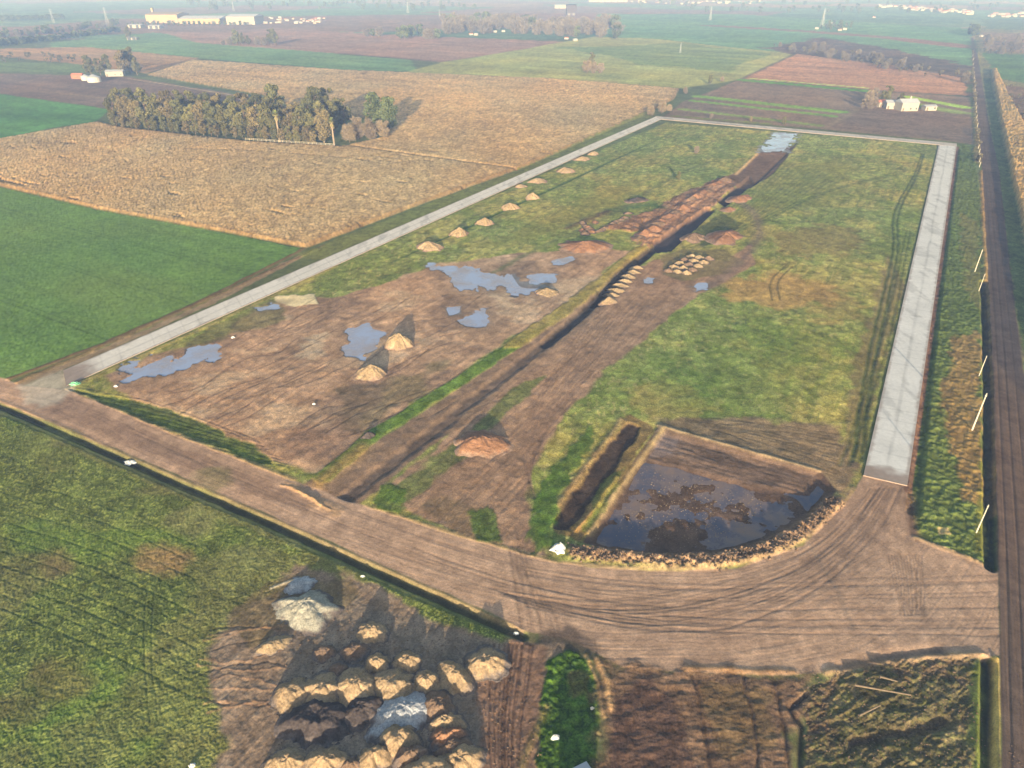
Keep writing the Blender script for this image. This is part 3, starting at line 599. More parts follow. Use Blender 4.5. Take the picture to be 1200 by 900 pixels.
# ------------------------------------------------------------------ build terrain objects
jj, ii = np.meshgrid(np.arange(NY-1), np.arange(NX-1), indexing='ij')
q0 = (jj*NX+ii).ravel(); FACES = np.stack([q0, q0+1, q0+1+NX, q0+NX], 1)
frid = RID[q0]
VZ = np.stack([X, Y, Z], 1).astype(np.float32)
def grid_object(name, faces, mat):
    u, inv = np.unique(faces.ravel(), return_inverse=True)
    me = bpy.data.meshes.new(name); nf = len(faces)
    me.vertices.add(len(u)); me.vertices.foreach_set('co', VZ[u].ravel())
    me.loops.add(nf*4); me.loops.foreach_set('vertex_index', inv.astype(np.int32).ravel())
    me.polygons.add(nf); me.polygons.foreach_set('loop_start', np.arange(nf, dtype=np.int32)*4)
    me.update(calc_edges=True); me.polygons.foreach_set('use_smooth', np.ones(nf, bool))
    a = me.color_attributes.new('Col', 'FLOAT_COLOR', 'POINT'); b = np.ones((len(u), 4), np.float32); b[:, :3] = C[u]; a.data.foreach_set('color', b.ravel())
    for nm, arr in (('grain', GR), ('wet', WET)):
        t = me.attributes.new(nm, 'FLOAT', 'POINT'); t.data.foreach_set('value', arr[u].astype(np.float32))
    me.materials.append(mat)
    return put(bpy.data.objects.new(name, me))
for r in range(len(REG)):
    fc = FACES[frid == r]
    if len(fc) == 0: continue
    crop = RKIND[r] == 'stuff'
    o = grid_object(REG[r], fc, M_CROP if crop else M_GROUND); tag(o, kind=RKIND[r])
    if crop: tag(o, RLAB[r][0], RLAB[r][1])
Zg = Z.reshape(NY, NX)
def ground_z(x, y):
    j = int(np.clip(np.searchsorted(ys, y), 1, NY-1)); i = int(np.clip(np.searchsorted(us, x/dep[j]), 1, NX-1)); return float(Zg[j, i])

# ------------------------------------------------------------------ concrete streets
def concrete_mat():
    mat = bpy.data.materials.new('worn_concrete'); n = nt(mat); L = n.links.new
    out = node(n, 'ShaderNodeOutputMaterial'); b = node(n, 'ShaderNodeBsdfPrincipled'); L(b.outputs[0], out.inputs[0]); b.inputs['Roughness'].default_value = .85; b.inputs['Specular IOR Level'].default_value = .2
    at = node(n, 'ShaderNodeAttribute', attribute_name='Col'); g = node(n, 'ShaderNodeNewGeometry')
    n1 = node(n, 'ShaderNodeTexNoise'); n1.inputs['Scale'].default_value = 1.2; n1.inputs['Detail'].default_value = 8; n1.inputs['Roughness'].default_value = .7; L(g.outputs['Position'], n1.inputs['Vector'])
    mr = node(n, 'ShaderNodeMapRange'); mr.inputs[1].default_value = .3; mr.inputs[2].default_value = .7; mr.inputs[3].default_value = .88; mr.inputs[4].default_value = 1.1; L(n1.outputs[0], mr.inputs[0])
    v = node(n, 'ShaderNodeVectorMath', operation='SCALE'); L(at.outputs['Color'], v.inputs[0]); L(mr.outputs[0], v.inputs['Scale']); L(v.outputs[0], b.inputs['Base Color'])
    return mat
M_CONC = concrete_mat()
def slab(name, a0, a1, b0, b1, base, zt=.22, joint=4.5, seed=1, mud=None, wav=1.0):
    a0, a1, b0, b1 = G(*a0), G(*a1), G(*b0), G(*b1)
    L_ = np.linalg.norm(a1-a0); nu, nv = int(min(1100, L_/.35)), 22
    s = np.linspace(0, 1, nu)[:, None, None]; t = np.linspace(0, 1, nv)[None, :, None]
    P = (a0*(1-s)+a1*s)*(1-t)+(b0*(1-s)+b1*s)*t
    x, y = P[..., 0], P[..., 1]; m = s[..., 0]*L_+0*t[..., 0]; w = np.linalg.norm(b0-a0); c = t[..., 0]*w+0*m
    col = lin(base)[None, None, :]*np.ones(x.shape+(1,))
    col = col*(1+.10*(fbm(x/6, y/6, seed, 4)-.5)[..., None]*2)
    dark = np.exp(-((c-w/2-.35*wav*(vn(m/9, m*0, seed+1)-.5))/.28)**2)*(.3+.6*vn(m/5, m*0, seed+2))
    jt = (np.abs((m/joint) % 1-.5) > .47)*.12; pan = _h(np.floor(m/joint+.5), np.floor(c/(w/2)), seed)*.12
    st2 = sst((fbm(x/3, y/9, seed+3, 4)-.58)/.1)*.2
    col = col*(1-.35*dark-jt-st2-.5*pan+.03)[..., None]
    ed = np.minimum(c, w-c); e = sst((.7-ed-.8*(fbm(x/1.5, y/1.5, seed+5, 3)-.5))/.5)*.6
    if mud is not None:
        e = np.maximum(e, sst((mud-m+6*(fbm(x/3, y/3, seed+6, 3)-.5))/(mud*.7))*.85)
    col = col*(1-e[..., None])+lin((140, 118, 102))*e[..., None]
    vs = np.concatenate([P, np.full(x.shape+(1,), zt)], 2).reshape(-1, 3)
    fs = [(i*nv+j, i*nv+j+1, (i+1)*nv+j+1, (i+1)*nv+j) for i in range(nu-1) for j in range(nv-1)]
    # skirt all round
    ring = [i*nv for i in range(nu)]+[(nu-1)*nv+j for j in range(1, nv)]+[i*nv+nv-1 for i in range(nu-2, -1, -1)]+[j for j in range(nv-2, 0, -1)]
    k = len(vs); low = vs[ring].copy(); low[:, 2] = -.3; vs = np.concatenate([vs, low]); n = len(ring)
    fs += [(ring[i], ring[(i+1) % n], k+(i+1) % n, k+i) for i in range(n)]
    cc = np.concatenate([col.reshape(-1, 3), np.tile(lin((120, 108, 98)), (n, 1))])
    o = mesh_obj(name, vs, fs, M_CONC, col=cc); tag(o, kind='structure'); return o
slab('concrete_road', (74, 435), (768, 137), (78, 453), (775, 140), (214, 204, 190), seed=5, mud=9)
slab('concrete_road', (1011.5, 558), (1100, 170.5), (1063, 570), (1121, 171.5), (212, 207, 198), seed=9, mud=5)
slab('concrete_road', (768, 136.4), (1121, 168.6), (772, 139.8), (1121, 172), (190, 178, 164), zt=.25, seed=13)

# ------------------------------------------------------------------ puddles and pond
def water_mat(name, col, rough, bumps=.02, mud=(120, 104, 96), amt=.5, sc=.22):
    mat = bpy.data.materials.new(name); n = nt(mat); L = n.links.new
    out = node(n, 'ShaderNodeOutputMaterial'); b = node(n, 'ShaderNodeBsdfPrincipled'); L(b.outputs[0], out.inputs[0])
    b.inputs['IOR'].default_value = 1.33; b.inputs['Specular IOR Level'].default_value = .5
    g = node(n, 'ShaderNodeNewGeometry'); n1 = node(n, 'ShaderNodeTexNoise'); n1.inputs['Scale'].default_value = 1.2; n1.inputs['Detail'].default_value = 4; L(g.outputs['Position'], n1.inputs['Vector'])
    n2 = node(n, 'ShaderNodeTexNoise'); n2.inputs['Scale'].default_value = sc; n2.inputs['Detail'].default_value = 7; n2.inputs['Roughness'].default_value = .65; L(g.outputs['Position'], n2.inputs['Vector'])
    mr = node(n, 'ShaderNodeMapRange'); mr.inputs[1].default_value = .42; mr.inputs[2].default_value = .62; mr.inputs[3].default_value = 0; mr.inputs[4].default_value = amt; L(n2.outputs[0], mr.inputs[0])
    mx = node(n, 'ShaderNodeMix', data_type='RGBA'); mx.inputs[6].default_value = (*lin(col), 1); mx.inputs[7].default_value = (*lin(mud), 1); L(mr.outputs[0], mx.inputs[0]); L(mx.outputs[2], b.inputs['Base Color'])
    ro = node(n, 'ShaderNodeMath', operation='MULTIPLY_ADD'); L(mr.outputs[0], ro.inputs[0]); ro.inputs[1].default_value = .5; ro.inputs[2].default_value = rough; L(ro.outputs[0], b.inputs['Roughness'])
    bp = node(n, 'ShaderNodeBump'); bp.inputs['Strength'].default_value = .3; bp.inputs['Distance'].default_value = bumps; L(n1.outputs[0], bp.inputs['Height']); L(bp.outputs[0], b.inputs['Normal'])
    return mat
M_WATER = water_mat('muddy_puddle_water', (152, 160, 182), .06, mud=(150, 134, 126), amt=.7, sc=.15)  # pale blue base colour paints in the reflected sky, blended with mud
M_POND = water_mat('dark_pond_water', (84, 82, 94), .07, mud=(132, 108, 92), amt=.95, sc=.11)
def sheet(name, pts, z, mat, grow=1.2):
    P = GP(pts); c = P.mean(0); P = np.array([c+(p-c)*(1+grow/max(.5, np.linalg.norm(p-c))) for p in P])
    vs = [(p[0], p[1], z) for p in smooth(np.vstack([P, P[:1]]), 1)[:-1]]
    return mesh_obj(name, vs, [tuple(range(len(vs)))], mat)
for _k, (lb, pts) in enumerate(PUD):
    o = sheet('puddle', pts, -.07-.004*_k, M_WATER, 5.0 if len(pts) > 6 else 2.5); tag(o, lb, None, None, 'structure')
o = sheet('pond', pond, -.655, M_POND, -.6); tag(o, 'dark flooded excavation at the near end of the plot', None, None, 'structure')

# ------------------------------------------------------------------ heaps
HC = {}
def soil(name, c, v=.3): HC[name] = c; m = simple(name, tuple(np.array(c)*.76), .97, v, 2.2, .03, .7, .06); return (m, c)
M_HEAP = simple('dumped_soil', (200, 200, 200), .97, .38, 4.0, .03, 1.0, .06, attr=True)
M_SAND = soil('tan_sand', (188, 160, 124)); M_ORG = soil('orange_subsoil', (176, 130, 98)); M_BRN = soil('brown_soil', (150, 124, 102))
M_WHT = soil('white_gravel', (196, 190, 170)); M_GRY = soil('pale_grey_lime', (200, 200, 200), .25); M_DRK = soil('dark_wet_soil', (96, 86, 82)); M_PAL = soil('pale_sand', (188, 162, 126))
def heap(px, py, wpx, h, mat, label, group=None, el=1.0, rot=0.0, seed=None, name='sand_heap', crest=.12, rough=.16, cat='heap', foot=(84, 74, 68), wide=1.12):
    seed = seed or int(px*7+py*13); w = wpx*scale_at(py)/2*wide; x0, y0 = G(px, py)
    nr, na = (30, 72) if wpx > 20 else (14, 30)
    rr = np.linspace(0, 1, nr)**.85; aa = np.linspace(0, 2*math.pi, na, endpoint=False)
    Rr, Aa = np.meshgrid(rr, aa, indexing='ij')
    out = 1+.42*(fbm(np.cos(Aa)*1.6+seed, np.sin(Aa)*1.6, seed, 4)-.5)*2
    xs = Rr*np.cos(Aa)*w*el*out; ysx = Rr*np.sin(Aa)*w*out
    off = (_h(np.array([seed]), np.array([3]), 9)[0]-.5)*.5
    cr = np.abs(Rr*np.cos(Aa)-off)*.55+Rr*np.abs(np.sin(Aa))          # short crest line across the dump
    prof = np.where(Rr > 0, 1-np.clip(.45*Rr+.62*cr, 0, 1)**1.0, 1)*sst((1-Rr)/.35)
    prof = np.minimum(prof, 1-crest*.5)/(1-crest*.5)
    n = fbm(xs/(.45*w+.1)+seed, ysx/(.45*w+.1), seed+1, 4)-.5; n2 = fbm(xs/.32+seed, ysx/.32, seed+2, 4)-.5
    fr = fbm(Aa*2.2+seed, Rr*.6, seed+7, 3)-.5
    g = np.clip(1-Rr**3, 0, 1)
    zz = h*prof*1.08+h*rough*2.6*n*g+h*.10*fr*g*np.clip(Rr*2, 0, 1)+.38*n2*g*min(1, h)
    zz = np.where(Rr > .97, -.25, zz)
    c, s = math.cos(rot), math.sin(rot); xr, yr = xs*c-ysx*s, xs*s+ysx*c
    vs = np.stack([xr, yr, zz], 2).reshape(-1, 3)
    fs = [(i*na+j, i*na+(j+1) % na, (i+1)*na+(j+1) % na, (i+1)*na+j) for i in range(nr-1) for j in range(na)]
    base = lin(np.array(mat[1])*.80); ft = lin(np.array(foot))
    t = sst((Rr-.62+.5*(fbm(xs/.8, ysx/.8, seed+4, 3)-.5))/.3)[..., None]
    vary = (.5+.6*fbm(xs/.5, ysx/.5, seed+5, 4)+.4*fbm(xs/1.4, ysx/1.4, seed+6, 3))[..., None]
    cl = (base*(1-t)+ft*t)*vary
    o = mesh_obj(name, vs, fs, M_HEAP, smooth_=True, col=cl.reshape(-1, 3)); o.location = (x0, y0, min(ground_z(x0, y0), .3)-.03)
    return tag(o, label, cat, group)
# yard heaps
Hs = [
 (360, 714, 52, 1.6, M_WHT, 'large creamy white gravel heap at the upper left of the supply yard', 1.2, -.25, 'gravel_heap'),
 (352, 686, 26, .5, M_GRY, 'low grey mound behind the creamy white gravel heap', 1.3, .3, 'gravel_heap'),
 (436, 742, 34, 1.3, M_SAND, 'lone tan heap just right of the white gravel heap', 1.1, -.3, 'sand_heap'),
 (414, 764, 28, .8, M_BRN, 'low brown heap below the lone tan heap', 1.1, .2, 'soil_heap'),
 (381, 765, 22, .7, M_BRN, 'small reddish heap left in the yard', 1, 0, 'soil_heap'),
 (442, 780, 28, 1.2, M_SAND, 'small tan heap with a pointed foot above the long row', 1, 0, 'sand_heap'),
 (476, 778, 32, 1.2, M_SAND, 'tan heap right of the pointed heap, above the long row', 1, .1, 'sand_heap'),
 (396, 786, 20, .7, M_BRN, 'tiny brown heap touching the long row from above', 1, .1, 'soil_heap'),
 (343, 814, 46, 1.25, M_SAND, 'leftmost heap of the long joined row', 1, 0, 'sand_heap'),
 (379, 812, 46, 1.35, M_SAND, 'second heap from the left in the long joined row', 1, 0, 'sand_heap'),
 (417, 808, 54, 1.5, M_SAND, 'widest heap of the long joined row', 1.05, 0, 'sand_heap'),
 (460, 806, 50, 1.5, M_SAND, 'right end heap of the long joined row', 1.0, -.1, 'sand_heap'),
 (501, 801, 32, 1.4, M_SAND, 'tan heap between the long row and the slanted heap', 1.0, .1, 'sand_heap'),
 (533, 794, 38, 1.4, M_SAND, 'slanted oblong tan heap in the right half of the yard', 1.3, -.75, 'sand_heap'),
 (570, 780, 42, 1.5, M_SAND, 'rightmost tan heap beside the wheel tracks', 1.1, .05, 'sand_heap'),
 (476, 836, 52, 1.2, M_GRY, 'whitish grey lime heap in the middle of the yard', 1.3, .35, 'lime_heap'),
 (456, 852, 30, .6, M_GRY, 'low tail of pale material below the lime heap', 1.4, .7, 'lime_heap'),
 (372, 846, 58, 1.3, M_DRK, 'broad dark soil mound below the long row', 1.2, .2, 'soil_heap'),
 (425, 834, 40, 1.2, M_DRK, 'dark soil mound between the long row and the lime heap', 1.2, .6, 'soil_heap'),
 (468, 868, 40, 1.6, M_SAND, 'tan heap straight below the lime heap', 1.1, .5, 'sand_heap'),
 (438, 890, 38, 1.7, M_SAND, 'tan heap at the bottom edge, third from the left', 1.1, .5, 'sand_heap'),
 (484, 890, 34, 1.6, M_BRN, 'brownish heap at the bottom edge, right of centre', 1.1, .4, 'sand_heap'),
 (382, 896, 42, 1.5, M_SAND, 'rounded tan heap at the bottom edge, second from the left', 1.1, 0, 'sand_heap'),
 (338, 897, 40, 1.3, M_SAND, 'leftmost tan heap at the bottom edge', 1.15, 0, 'sand_heap'),
 (412, 900, 24, 1.0, M_BRN, 'little brown heap wedged between two bottom heaps', 1, 0, 'soil_heap'),
 (516, 832, 36, 1.5, M_BRN, 'topmost heap of the right hand ridge', 1.1, -1.0, 'soil_heap'),
 (524, 850, 34, 1.4, M_SAND, 'second heap down the right hand ridge', 1.2, .3, 'sand_heap'),
 (526, 866, 34, 1.3, M_ORG, 'third heap down the right hand ridge, reddish', 1.2, .3, 'soil_heap'),
 (530, 880, 36, 1.4, M_BRN, 'fourth heap down the right hand ridge', 1.2, .3, 'soil_heap'),
 (538, 895, 44, 1.6, M_SAND, 'bottom heap of the right hand ridge at the frame edge', 1.2, .2, 'sand_heap'),
 (500, 915, 60, 1.7, M_SAND, 'wide heap just reaching the bottom edge', 1.2, .1, 'sand_heap'),
 (322, 756, 26, .7, M_PAL, 'low pale ridge at the left side of the yard', 1.3, .5, 'soil_heap'),
 # heaps on the plot
 (469, 403, 36, 2.3, M_PAL, 'taller pale sand heap on the mud right of the shallow puddle', 1, 0, 'sand_heap'),
 (435, 438, 35, 1.7, M_PAL, 'lower rounded sand heap on the mud, nearest the dirt road', 1.05, 0, 'sand_heap'),
 (566, 520, 62, 1.5, M_ORG, 'wide orange subsoil heap beside the central trench', 1.1, .2, 'soil_heap'),
 (642, 343, 30, 1.2, M_PAL, 'pale heap at the right end of the widest puddle', 1, .1, 'sand_heap'),
 (685, 290, 50, 1.6, M_ORG, 'orange brown heap with a straight front beyond the puddles', 1.2, -.1, 'soil_heap'),
 (503, 290, 28, 1.6, M_PAL, 'sand heap beside the left concrete road, nearest of the line', 1.1, 0, 'sand_heap'),
 (538, 275, 22, 2.0, M_PAL, 'second sand heap along the left concrete road, with longest shadow', 1, 0, 'sand_heap'),
 (568, 262, 21, 1.7, M_PAL, 'third sand heap along the left concrete road', 1, 0, 'sand_heap'),
 (598, 244, 21, 1.9, M_PAL, 'fourth sand heap along the left concrete road', 1, 0, 'sand_heap'),
 (625, 232, 18, 1.7, M_PAL, 'fifth sand heap along the left concrete road', 1, 0, 'sand_heap'),
 (629, 213, 18, 1.2, M_PAL, 'flat heap close to the concrete road edge, above the line', 1.3, .3, 'sand_heap'),
 (611, 219, 12, .9, M_PAL, 'tiny heap touching the left concrete road', 1.2, .3, 'sand_heap'),
 (661, 201, 20, 1.5, M_PAL, 'rounded heap beside the far part of the left road', 1.1, 0, 'sand_heap'),
 (682, 187, 16, 1.2, M_PAL, 'small flat heap farther up the left road', 1.3, .3, 'sand_heap'),
 (695, 181, 12, 1.2, M_PAL, 'farthest little heap of the line by the left road', 1.2, .3, 'sand_heap'),
 (851, 278, 38, 1.4, M_ORG, 'orange wedge of soil right of the wide excavation', 1.5, .9, 'soil_heap'),
 (812, 279, 24, 1.3, M_BRN, 'brown wedge of soil against the wide excavation', 1.4, .9, 'soil_heap'),
 (868, 233, 24, 1.2, M_ORG, 'orange spoil at the far end of the excavation', 1.5, .8, 'soil_heap'),
 (854, 246, 18, .8, M_ORG, 'small orange spoil patch below the far spoil', 1.3, .6, 'soil_heap'),
 (712, 354, 18, 1.1, M_PAL, 'nearest lump of the scalloped row by the trench', 1.2, .6, 'soil_heap'),
 (745, 235, 20, 1.0, M_DRK, 'dark overgrown mound left of the orange spoil', 1.6, .5, 'soil_heap'),
]
for px, py, w, h, mt, lb, el, ro, nm in Hs:
    yd = py > 600; big = w > 55 and yd
    heap(px, py, w, h*(1.2 if not yd else .95), mt, lb, None, el, ro, name=nm, crest=.8 if big else (.45 if yd else .15), foot=(104, 94, 88) if yd else (150, 124, 104), rough=.2 if yd else .14, wide=1.32 if yd else 1.12)
for k in range(7):
    t = k/6.; heap(718+29*t, 346-32*t, 13, .9, M_PAL, 'small scalloped soil lump in the row right of the trench', 'soil lumps beside the trench', 1.5, -.3, name='soil_heap')
for k in range(16):
    t = k/15.; heap(750+t*98+rs.uniform(-4, 4), 282-t*72+rs.uniform(-4, 3), rs.uniform(12, 20), rs.uniform(.8, 1.5), M_ORG if k % 3 else M_BRN, 'irregular reddish spoil lump on the bank above the wide excavation', 'spoil lumps on the excavation bank', 1.4, rs.uniform(.2, 1.0), seed=370+k, name='soil_heap', foot=(150, 116, 94))
for r in range(3):
    for k in range(5):
        heap(783+k*6.5+r*11, 318-k*4.2+r*1.5, 10.5, 1.0, M_PAL if (r+k) % 3 else M_BRN, 'small tan heap in the close packed block right of the trench', 'block of small heaps', 1.3, -.2, name='soil_heap')
for k in range(9):
    heap(682+rs.uniform(0, 22), 280-rs.uniform(0, 20), 10, .8, M_ORG if k % 2 else M_BRN, 'reddish soil lump dumped behind the straight fronted heap', 'lumps behind the orange heap', 1.2, rs.uniform(0, 3), seed=300+k, name='soil_heap')
for k in range(9):
    heap(700+k*4.5, 272-k*2.6+rs.uniform(-2, 2), 9, .6, M_BRN, 'soil lump in the broken bank towards the excavation', 'lumps of the broken bank', 1.3, .4, seed=330+k, name='soil_heap')

# ------------------------------------------------------------------ clods (uncountable)
def clods(name, pts_fn, n, smin, smax, mat, label):
    mb_v, mb_f = [], []
    for _ in range(n):
        x, y, z = pts_fn(); s = rs.uniform(smin, smax); k = len(mb_v)
        b = np.array([(1, 0, 0), (-1, 0, 0), (0, 1, 0), (0, -1, 0), (0, 0, .8), (0, 0, -.6), (.6, .6, .3), (-.6, .6, .4)])*s*rs.uniform(.6, 1.3, (8, 3)); a = rs.uniform(0, 6.28); c, q = math.cos(a), math.sin(a)
        for v in b: mb_v.append((x+v[0]*c-v[1]*q, y+v[0]*q+v[1]*c, z+v[2]))
        mb_f += [(k, k+6, k+4), (k+6, k+2, k+4), (k+2, k+7, k+4), (k+7, k+1, k+4), (k+1, k+3, k+4), (k+3, k, k+4), (k, k+3, k+5), (k+3, k+1, k+5), (k+1, k+2, k+5), (k+2, k, k+5)]
    o = mesh_obj(name, mb_v, mb_f, mat); return tag(o, label, 'clods', kind='stuff')
def in_poly(P, x, y):
    c = False
    for i in range(len(P)):
        a, b = P[i-1], P[i]
        if (a[1] > y) != (b[1] > y) and x < (b[0]-a[0])*(y-a[1])/(b[1]-a[1])+a[0]: c = not c
    return c
PW = GP([(755, 545), (840, 560), (900, 585), (870, 625), (800, 640), (720, 632), (730, 590)])
def f_pond():
    while True:
        x = rs.uniform(PW[:, 0].min(), PW[:, 0].max()); y = rs.uniform(PW[:, 1].min(), PW[:, 1].max())
        if in_poly(PW, x, y) and rs.rand() < .25+vn(np.array([x/3]), np.array([y/3]), 3)[0]: return x, y, -.64
clods('pond_clods', f_pond, 700, .05, .13, M_SAND[0], 'small clods sticking out of the dark pond water')
PR = smooth(GP(rim), 3)
def f_rim():
    k = rs.randint(0, len(PR)-1); p = PR[k]*(1-rs.rand())+PR[k+1]*rs.rand()*0+PR[k]*0; t = rs.rand(); p = PR[k]*(1-t)+PR[k+1]*t; x, y = p+rs.normal(0, .75, 2)
    return x, y, ground_z(x, y)+.05
clods('bank_clods', f_rim, 1100, .06, .3, M_BRN[0], 'rubble of tan clods heaped along the curved pond bank')
PY = GP([(330, 760), (400, 700), (600, 770), (640, 900), (320, 900)])
def f_yard():
    while True:
        x = rs.uniform(PY[:, 0].min(), PY[:, 0].max()); y = rs.uniform(PY[:, 1].min(), PY[:, 1].max())
        if in_poly(PY, x, y): return x, y, ground_z(x, y)+.02
clods('yard_clods', f_yard, 1100, .04, .15, M_BRN[0], 'loose stones scattered over the supply yard')
PS = GP([(950, 800), (1130, 785), (1140, 900), (950, 900)])
def f_sp():
    x = rs.uniform(PS[:, 0].min(), PS[:, 0].max()); y = rs.uniform(PS[:, 1].min(), PS[:, 1].max()); return x, y, ground_z(x, y)+.02
clods('spoil_clods', f_sp, 700, .04, .13, M_BRN[0], 'tan clods over the rough ridges at the bottom right')

# ------------------------------------------------------------------ litter and small things
M_WP = simple('white_plastic', (190, 190, 186), .5, .1, 3, .3); M_GREEN = simple('green_plastic', (120, 190, 140), .5, .1, 3, .3)
def crumple(px, py, wm, h, mat, label, name='litter', cat='litter', seed=1, el=1.5):
    x0, y0 = G(px, py); r = np.random.RandomState(seed); nr, na = 6, 14; vs = [(0, 0, h)]
    for i in range(1, nr):
        for j in range(na):
            t = 2*math.pi*j/na; q = i/(nr-1)*wm/2*(1+.35*r.uniform(-1, 1)*(i/(nr-1)))
            vs.append((q*math.cos(t)*el, q*math.sin(t), h*(1-(i/(nr-1))**2)*(1+r.uniform(-.4, .4))-(.08 if i == nr-1 else 0)))
    fs = [(0, 1+j, 1+(j+1) % na) for j in range(na)]
    for i in range(nr-2):
        for j in range(na): a = 1+i*na; fs.append((a+j, a+na+j, a+na+(j+1) % na, a+(j+1) % na))
    o = mesh_obj(name, vs, fs, mat); o.location = (x0, y0, max(ground_z(x0, y0), -.2)+.02); return tag(o, label, cat)
crumple(655, 645, 2.2, 1.2, M_WP, 'bulky white sack at the left end of the pond bank', 'white_sack', 'sack', 3, 1.1)
crumple(152, 541, 1.6, .3, M_WP, 'white plastic sheet caught beside the long roadside ditch', 'plastic_sheet', 'litter', 4)
crumple(88, 451, 1.6, .4, M_GREEN, 'pale green plastic scrap at the road corner', 'plastic_sheet', 'litter', 5)
crumple(425, 676, .5, .2, M_WP, 'white scrap on grass just below the roadside ditch', 'litter', 'litter', 6)
crumple(605, 741, .5, .2, M_WP, 'white scrap at the tip of the roadside grass', 'litter', 'litter', 7)
crumple(273, 396, .7, .3, M_WP, 'white scrap at the verge below the pale sand patch', 'litter', 'litter', 8)
crumple(136, 453, .7, .3, M_WP, 'white scrap right of the pale green plastic', 'litter', 'litter', 9)
crumple(368, 474, .6, .3, M_WP, 'white scrap alone on the brown mud', 'litter', 'litter', 10)
crumple(651, 865, .7, .3, M_WP, 'white stone in the green island at the bottom', 'litter', 'litter', 11)
crumple(694, 831, .4, .2, M_WP, 'small white scrap at the right edge of the green island', 'litter', 'litter', 12)
crumple(226, 898, .6, .2, M_WP, 'white scrap at the bottom edge of the weedy field', 'litter', 'litter', 13)
crumple(571, 788, .3, .25, M_WP, 'white scrap at the foot of the rightmost heap', 'litter', 'litter', 14)
crumple(720, 722-65+0, .01, .01, M_WP, 'x') if False else None
heap(432, 512, 14, .9, M_DRK, 'dark upturned clump at the edge of the bright grass strip', None, 1.3, .4, name='soil_clump', cat='clump')

# timber poles lying on the spoil at the bottom right
M_WOOD = simple('weathered_timber', (112, 98, 80), .9, .25, 3, .1); M_POLE = simple('pale_concrete_pole', (190, 182, 164), .8, .1, 2, .1)
for k, (a, b, lb) in enumerate([((1000, 806), (1066, 818), 'long pole lying across the rough ridges'), ((1030, 796), (1050, 802), 'short pole lying near the top of the rough ridges'), ((1005, 842), (1030, 830), 'crooked pole lying in the middle of the rough ridges')]):
    pa, pb = G(*a), G(*b); mb = MB(); mb.tube((pa[0], pa[1], .55), (pb[0], pb[1], .6), .14, .09, 8); tag(mb.build('timber_pole', M_WOOD), lb, 'pole')

# shed at the near edge whose roof corner shows
def house(x, y, rz, w, d, h, rh, wm, rm, label, name='farmhouse', wins=3, chimney=False, cat='house', group=None, door=True):
    o = empty(name, (x, y, 0), rz); tag(o, label, cat, group)
    mb = MB(); mb.box(-w/2, w/2, -d/2, d/2, -.2, h); mb.build('wall', wm, o)
    rb = MB(); rb.gable(-w/2, w/2, -d/2, d/2, h+.003, h+rh, .35); rf = rb.build('roof', rm, o)
    if chimney: cb = MB(); cb.box(w*.1, w*.1+.9, -.2, .7, h+rh*.3, h+rh+1.6); cb.build('chimney', wm, rf)
    for k in range(wins):
        xx = -w/2+(k+.5)*w/wins+.6
        if door and k == 0: continue
        wb = MB(); wb.box(xx-.5, xx+.5, -d/2-.04, -d/2-.003, 1.0, 2.1); wb.build('window', M_DARKGLASS, o)
    if door: db = MB(); db.box(-w/2+.8, -w/2+1.8, -d/2-.05, -d/2-.003, 0, 2.1); db.build('door', M_WOOD, o)
    return o
M_DARKGLASS = simple('dark_glass', (52, 58, 64), .3, .05, 1, .5); M_WALL = simple('white_wall', (156, 151, 143), .9, .06, .6, .1, 0, .08); M_CREAM = simple('cream_wall', (156, 138, 110), .9, .06, .1, .1)
M_TIN = simple('zinc_roof', (160, 163, 166), .5, .08, .5, .3, 0, .15); M_TILE = simple('clay_tile_roof', (168, 106, 84), .9, .15, 1, .1, 0, .2); M_ROOFW = simple('white_sheet_roof', (184, 184, 184), .6, .04, .2, .3)
x, y = G(676, 905); house(x, y-2.6, .45, 3.2, 3.0, 2.3, .35, M_WALL, M_TIN, 'shed with a pale roof corner at the bottom edge by the green island', 'shed', 2, cat='shed')

# ------------------------------------------------------------------ utility poles
def make_pole():
    o = empty('utility_pole', (0, 0, 0)); mb = MB(); mb.tube((0, 0, -.3), (0, 0, 8.6), .17, .1, 10); mb.build('shaft', M_POLE, o)
    c = MB(); c.box(-.16, .16, -.16, .16, 8.0, 8.14); c.build('collar', M_POLE, o)
    q = MB(); q.tube((0, 0, 8.601), (0, 0, 8.75), .05, .03, 6); q.build('insulator', M_DARKGLASS, o)
    return o
def copy_tree(o, parent=None):
    c = o.copy(); COL.objects.link(c); c.parent = parent
    for ch in list(o.children): copy_tree(ch, c)
    return c
pp = make_pole()
for k, (px, py, s, lb) in enumerate([(1139, 504, 1.0, 'pale utility pole in the dry weeds, tallest looking one'), (1144, 624, .68, 'short pale pole nearest the junction'), (1147, 441, .62, 'slim short pole just beyond the tallest looking pole'),
                              (1142, 319, .85, 'pale utility pole beside the far half of the track'), (1147, 341, .62, 'slim short pole just in front of the far pale pole')]):
    o = pp if k == 0 else copy_tree(pp); x, y = G(px, py); o.location = (x, y, 0); o.scale = (s, s, s); o.rotation_euler.z = -.5; tag(o, lb, 'utility pole', 'utility poles along the farm track')
# fence posts by the far part of the track
def make_post():
    mb = MB(); mb.tube((0, 0, -.2), (0, 0, 2.4), .13, .1, 6); return mb.build('fence_post', M_POLE)
po = make_post()
for k in range(26):
    py = 66+k*5.2; o = po if k == 0 else po.copy()
    if k: COL.objects.link(o)
    x, y = G(1141+(py-66)*.072+rs.uniform(-.4, .4), py); o.location = (x-1.2, y, 0); o.scale = (1, 1, rs.uniform(.7, 1.15)); tag(o, 'weathered post standing in the scrub along the far half of the farm track', 'post', 'posts along the farm track')

